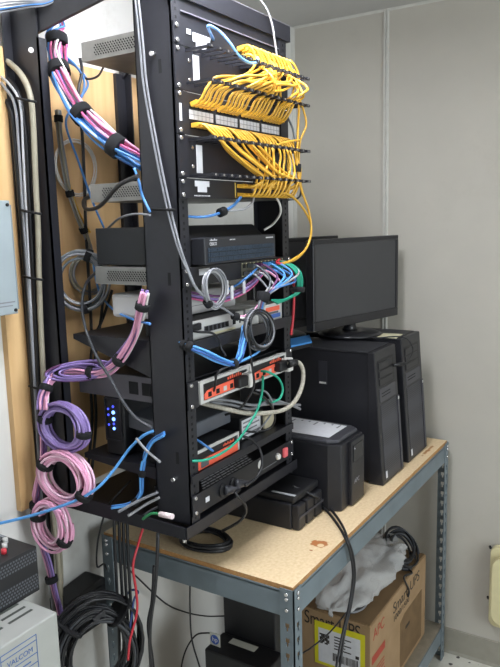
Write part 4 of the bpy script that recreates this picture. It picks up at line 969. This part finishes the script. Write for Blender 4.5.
# thick pale braided cable and green cords
cable('braided_cable', 'thick pale braided cable looping from the right red-fronted unit', 'cable', [(288, 364, -.03), (298, 362, -.045), (303, 371, -.05), (302, 386, -.05), (295, 401, -.05), (283, 410, -.045), (265, 413, -.04), (245, 413, -.02), (222, 408, .01), (200, 403, .05)], .0058, mat('braided_sleeve', '#b9b3a6', .6, col2='#8f897c', scale=160))
MB().tube([at(288, 364, -.03), at(297, 362, -.044)], .010, 12, 0, True, [.012, .008]).build('connector_boot', darkp); tag(bpy.data.objects['connector_boot'], 'black connector boot on the thick braided cable', 'plug')
for i, dy in enumerate((0, 4)):
    cable('power_cable', 'grey cable lying across the gap below the red-fronted units', 'cable', [(300, 409-dy, -.02), (288, 404, -.025), (270, 404-dy, -.02), (252, 405+dy, .0), (232, 401+dy, .03), (210, 398+dy, .06)], .0040, greyc, 'grey cables below the red-fronted units')
cable('power_cable', 'black looped lead beside the cream adapter', 'cable', [(252, 392, -.02), (262, 396, -.03), (271, 405, -.03), (275, 418, -.02), (270, 428, .0), (255, 432, .02), (246, 431, .03)], .003, blackc)
cable('power_cable', 'dark lead looping under the right red-fronted unit', 'cable', [(256, 390, -.02), (266, 392, -.03), (272, 402, -.03), (272, 412, -.02), (264, 424, -.01), (256, 432, .01)], .0026, greyc)
cable('green_cable', 'green cord looping out of the right red-fronted unit', 'cable', [(261, 371, -.012), (268, 372, -.03), (278, 378, -.04), (282.5, 388, -.04), (280, 398, -.04), (272, 402, -.03), (262, 400, .0)], .0032, greenc)
cable('green_cable', 'long green cord hanging down to the low red-fronted box', 'cable', [(263, 376, -.012), (262, 392, -.03), (258, 408, -.04), (250, 423, -.04), (238, 440, -.04), (222, 453, -.03), (205, 460, -.015), (192, 461, .0)], .0032, greenc)
cable('network_cable', 'blue cord reaching down to the low red-fronted box', 'cable', [(188, 436, .03), (197, 440, .02), (206, 446, .0), (213, 451, -.005)], .0032, blue)
# power strip plugs and cords
for x, (lab_, pts) in ((.185, ('upper black cord plugged into the power strip', [(246, 485.5, -.045), (257, 477, -.05), (262, 464, -.05), (260, 450, -.04), (252, 440, -.02), (242, 436, .0)])),
                       (.140, ('lower black cord plugged into the power strip', [(236, 494, -.045), (244, 503, -.05), (246, 512, -.045), (241, 520, -.03), (232, 526, .0), (222, 531, .05)]))):
    o = cable('power_cable', lab_, 'cable', [Vector((x+.03, -.034, 1.099))]+pts, .0038, blackc)
    d = Vector((.75, -.62, -.06)).normalized(); p = Vector((x, -.008, 1.102))
    MB().tube([p, p+d*.010, p+d*.022, p+d*.040], .012, 12, 0, True, [.011, .012, .009, .005]).build('plug', mat('dark_grey2', '#3a3a40'), o)
# cream telephone-like fixture at the right on the far wall
ph = thing('wall_fixture', 'cream rounded plastic fixture on the far wall near the baseboard', 'fixture', (XW-.02, -.42, .18))
def rounded(y0, y1, z0, z1, r, x0, x1, name, m):
    pts = []
    for cy, cz, a0 in ((y1-r, z1-r, 0), (y0+r, z1-r, 90), (y0+r, z0+r, 180), (y1-r, z0+r, 270)):
        for k in range(6): a = math.radians(a0+k*18); pts.append((cy+r*math.cos(a), cz+r*math.sin(a)))
    return MB().prism(pts, 'X', x0, x1).build(name, m, ph, .004)
cream = mat('cream_gloss', '#cfc69c', .35, var=.04)
rounded(-.47, -.360, .180, .505, .028, XW-.032, XW-.0005, 'back_plate', cream); rounded(-.465, -.372, .205, .48, .045, XW-.062, XW-.0325, 'front_shell', cream)
for y, z in ((-.358, .29), (-.36, .497)): MB().tube([Vector((XW-.03, y, z)), Vector((XW-.02, y+.004, z))], .005, 8).build('catch', hole, ph)
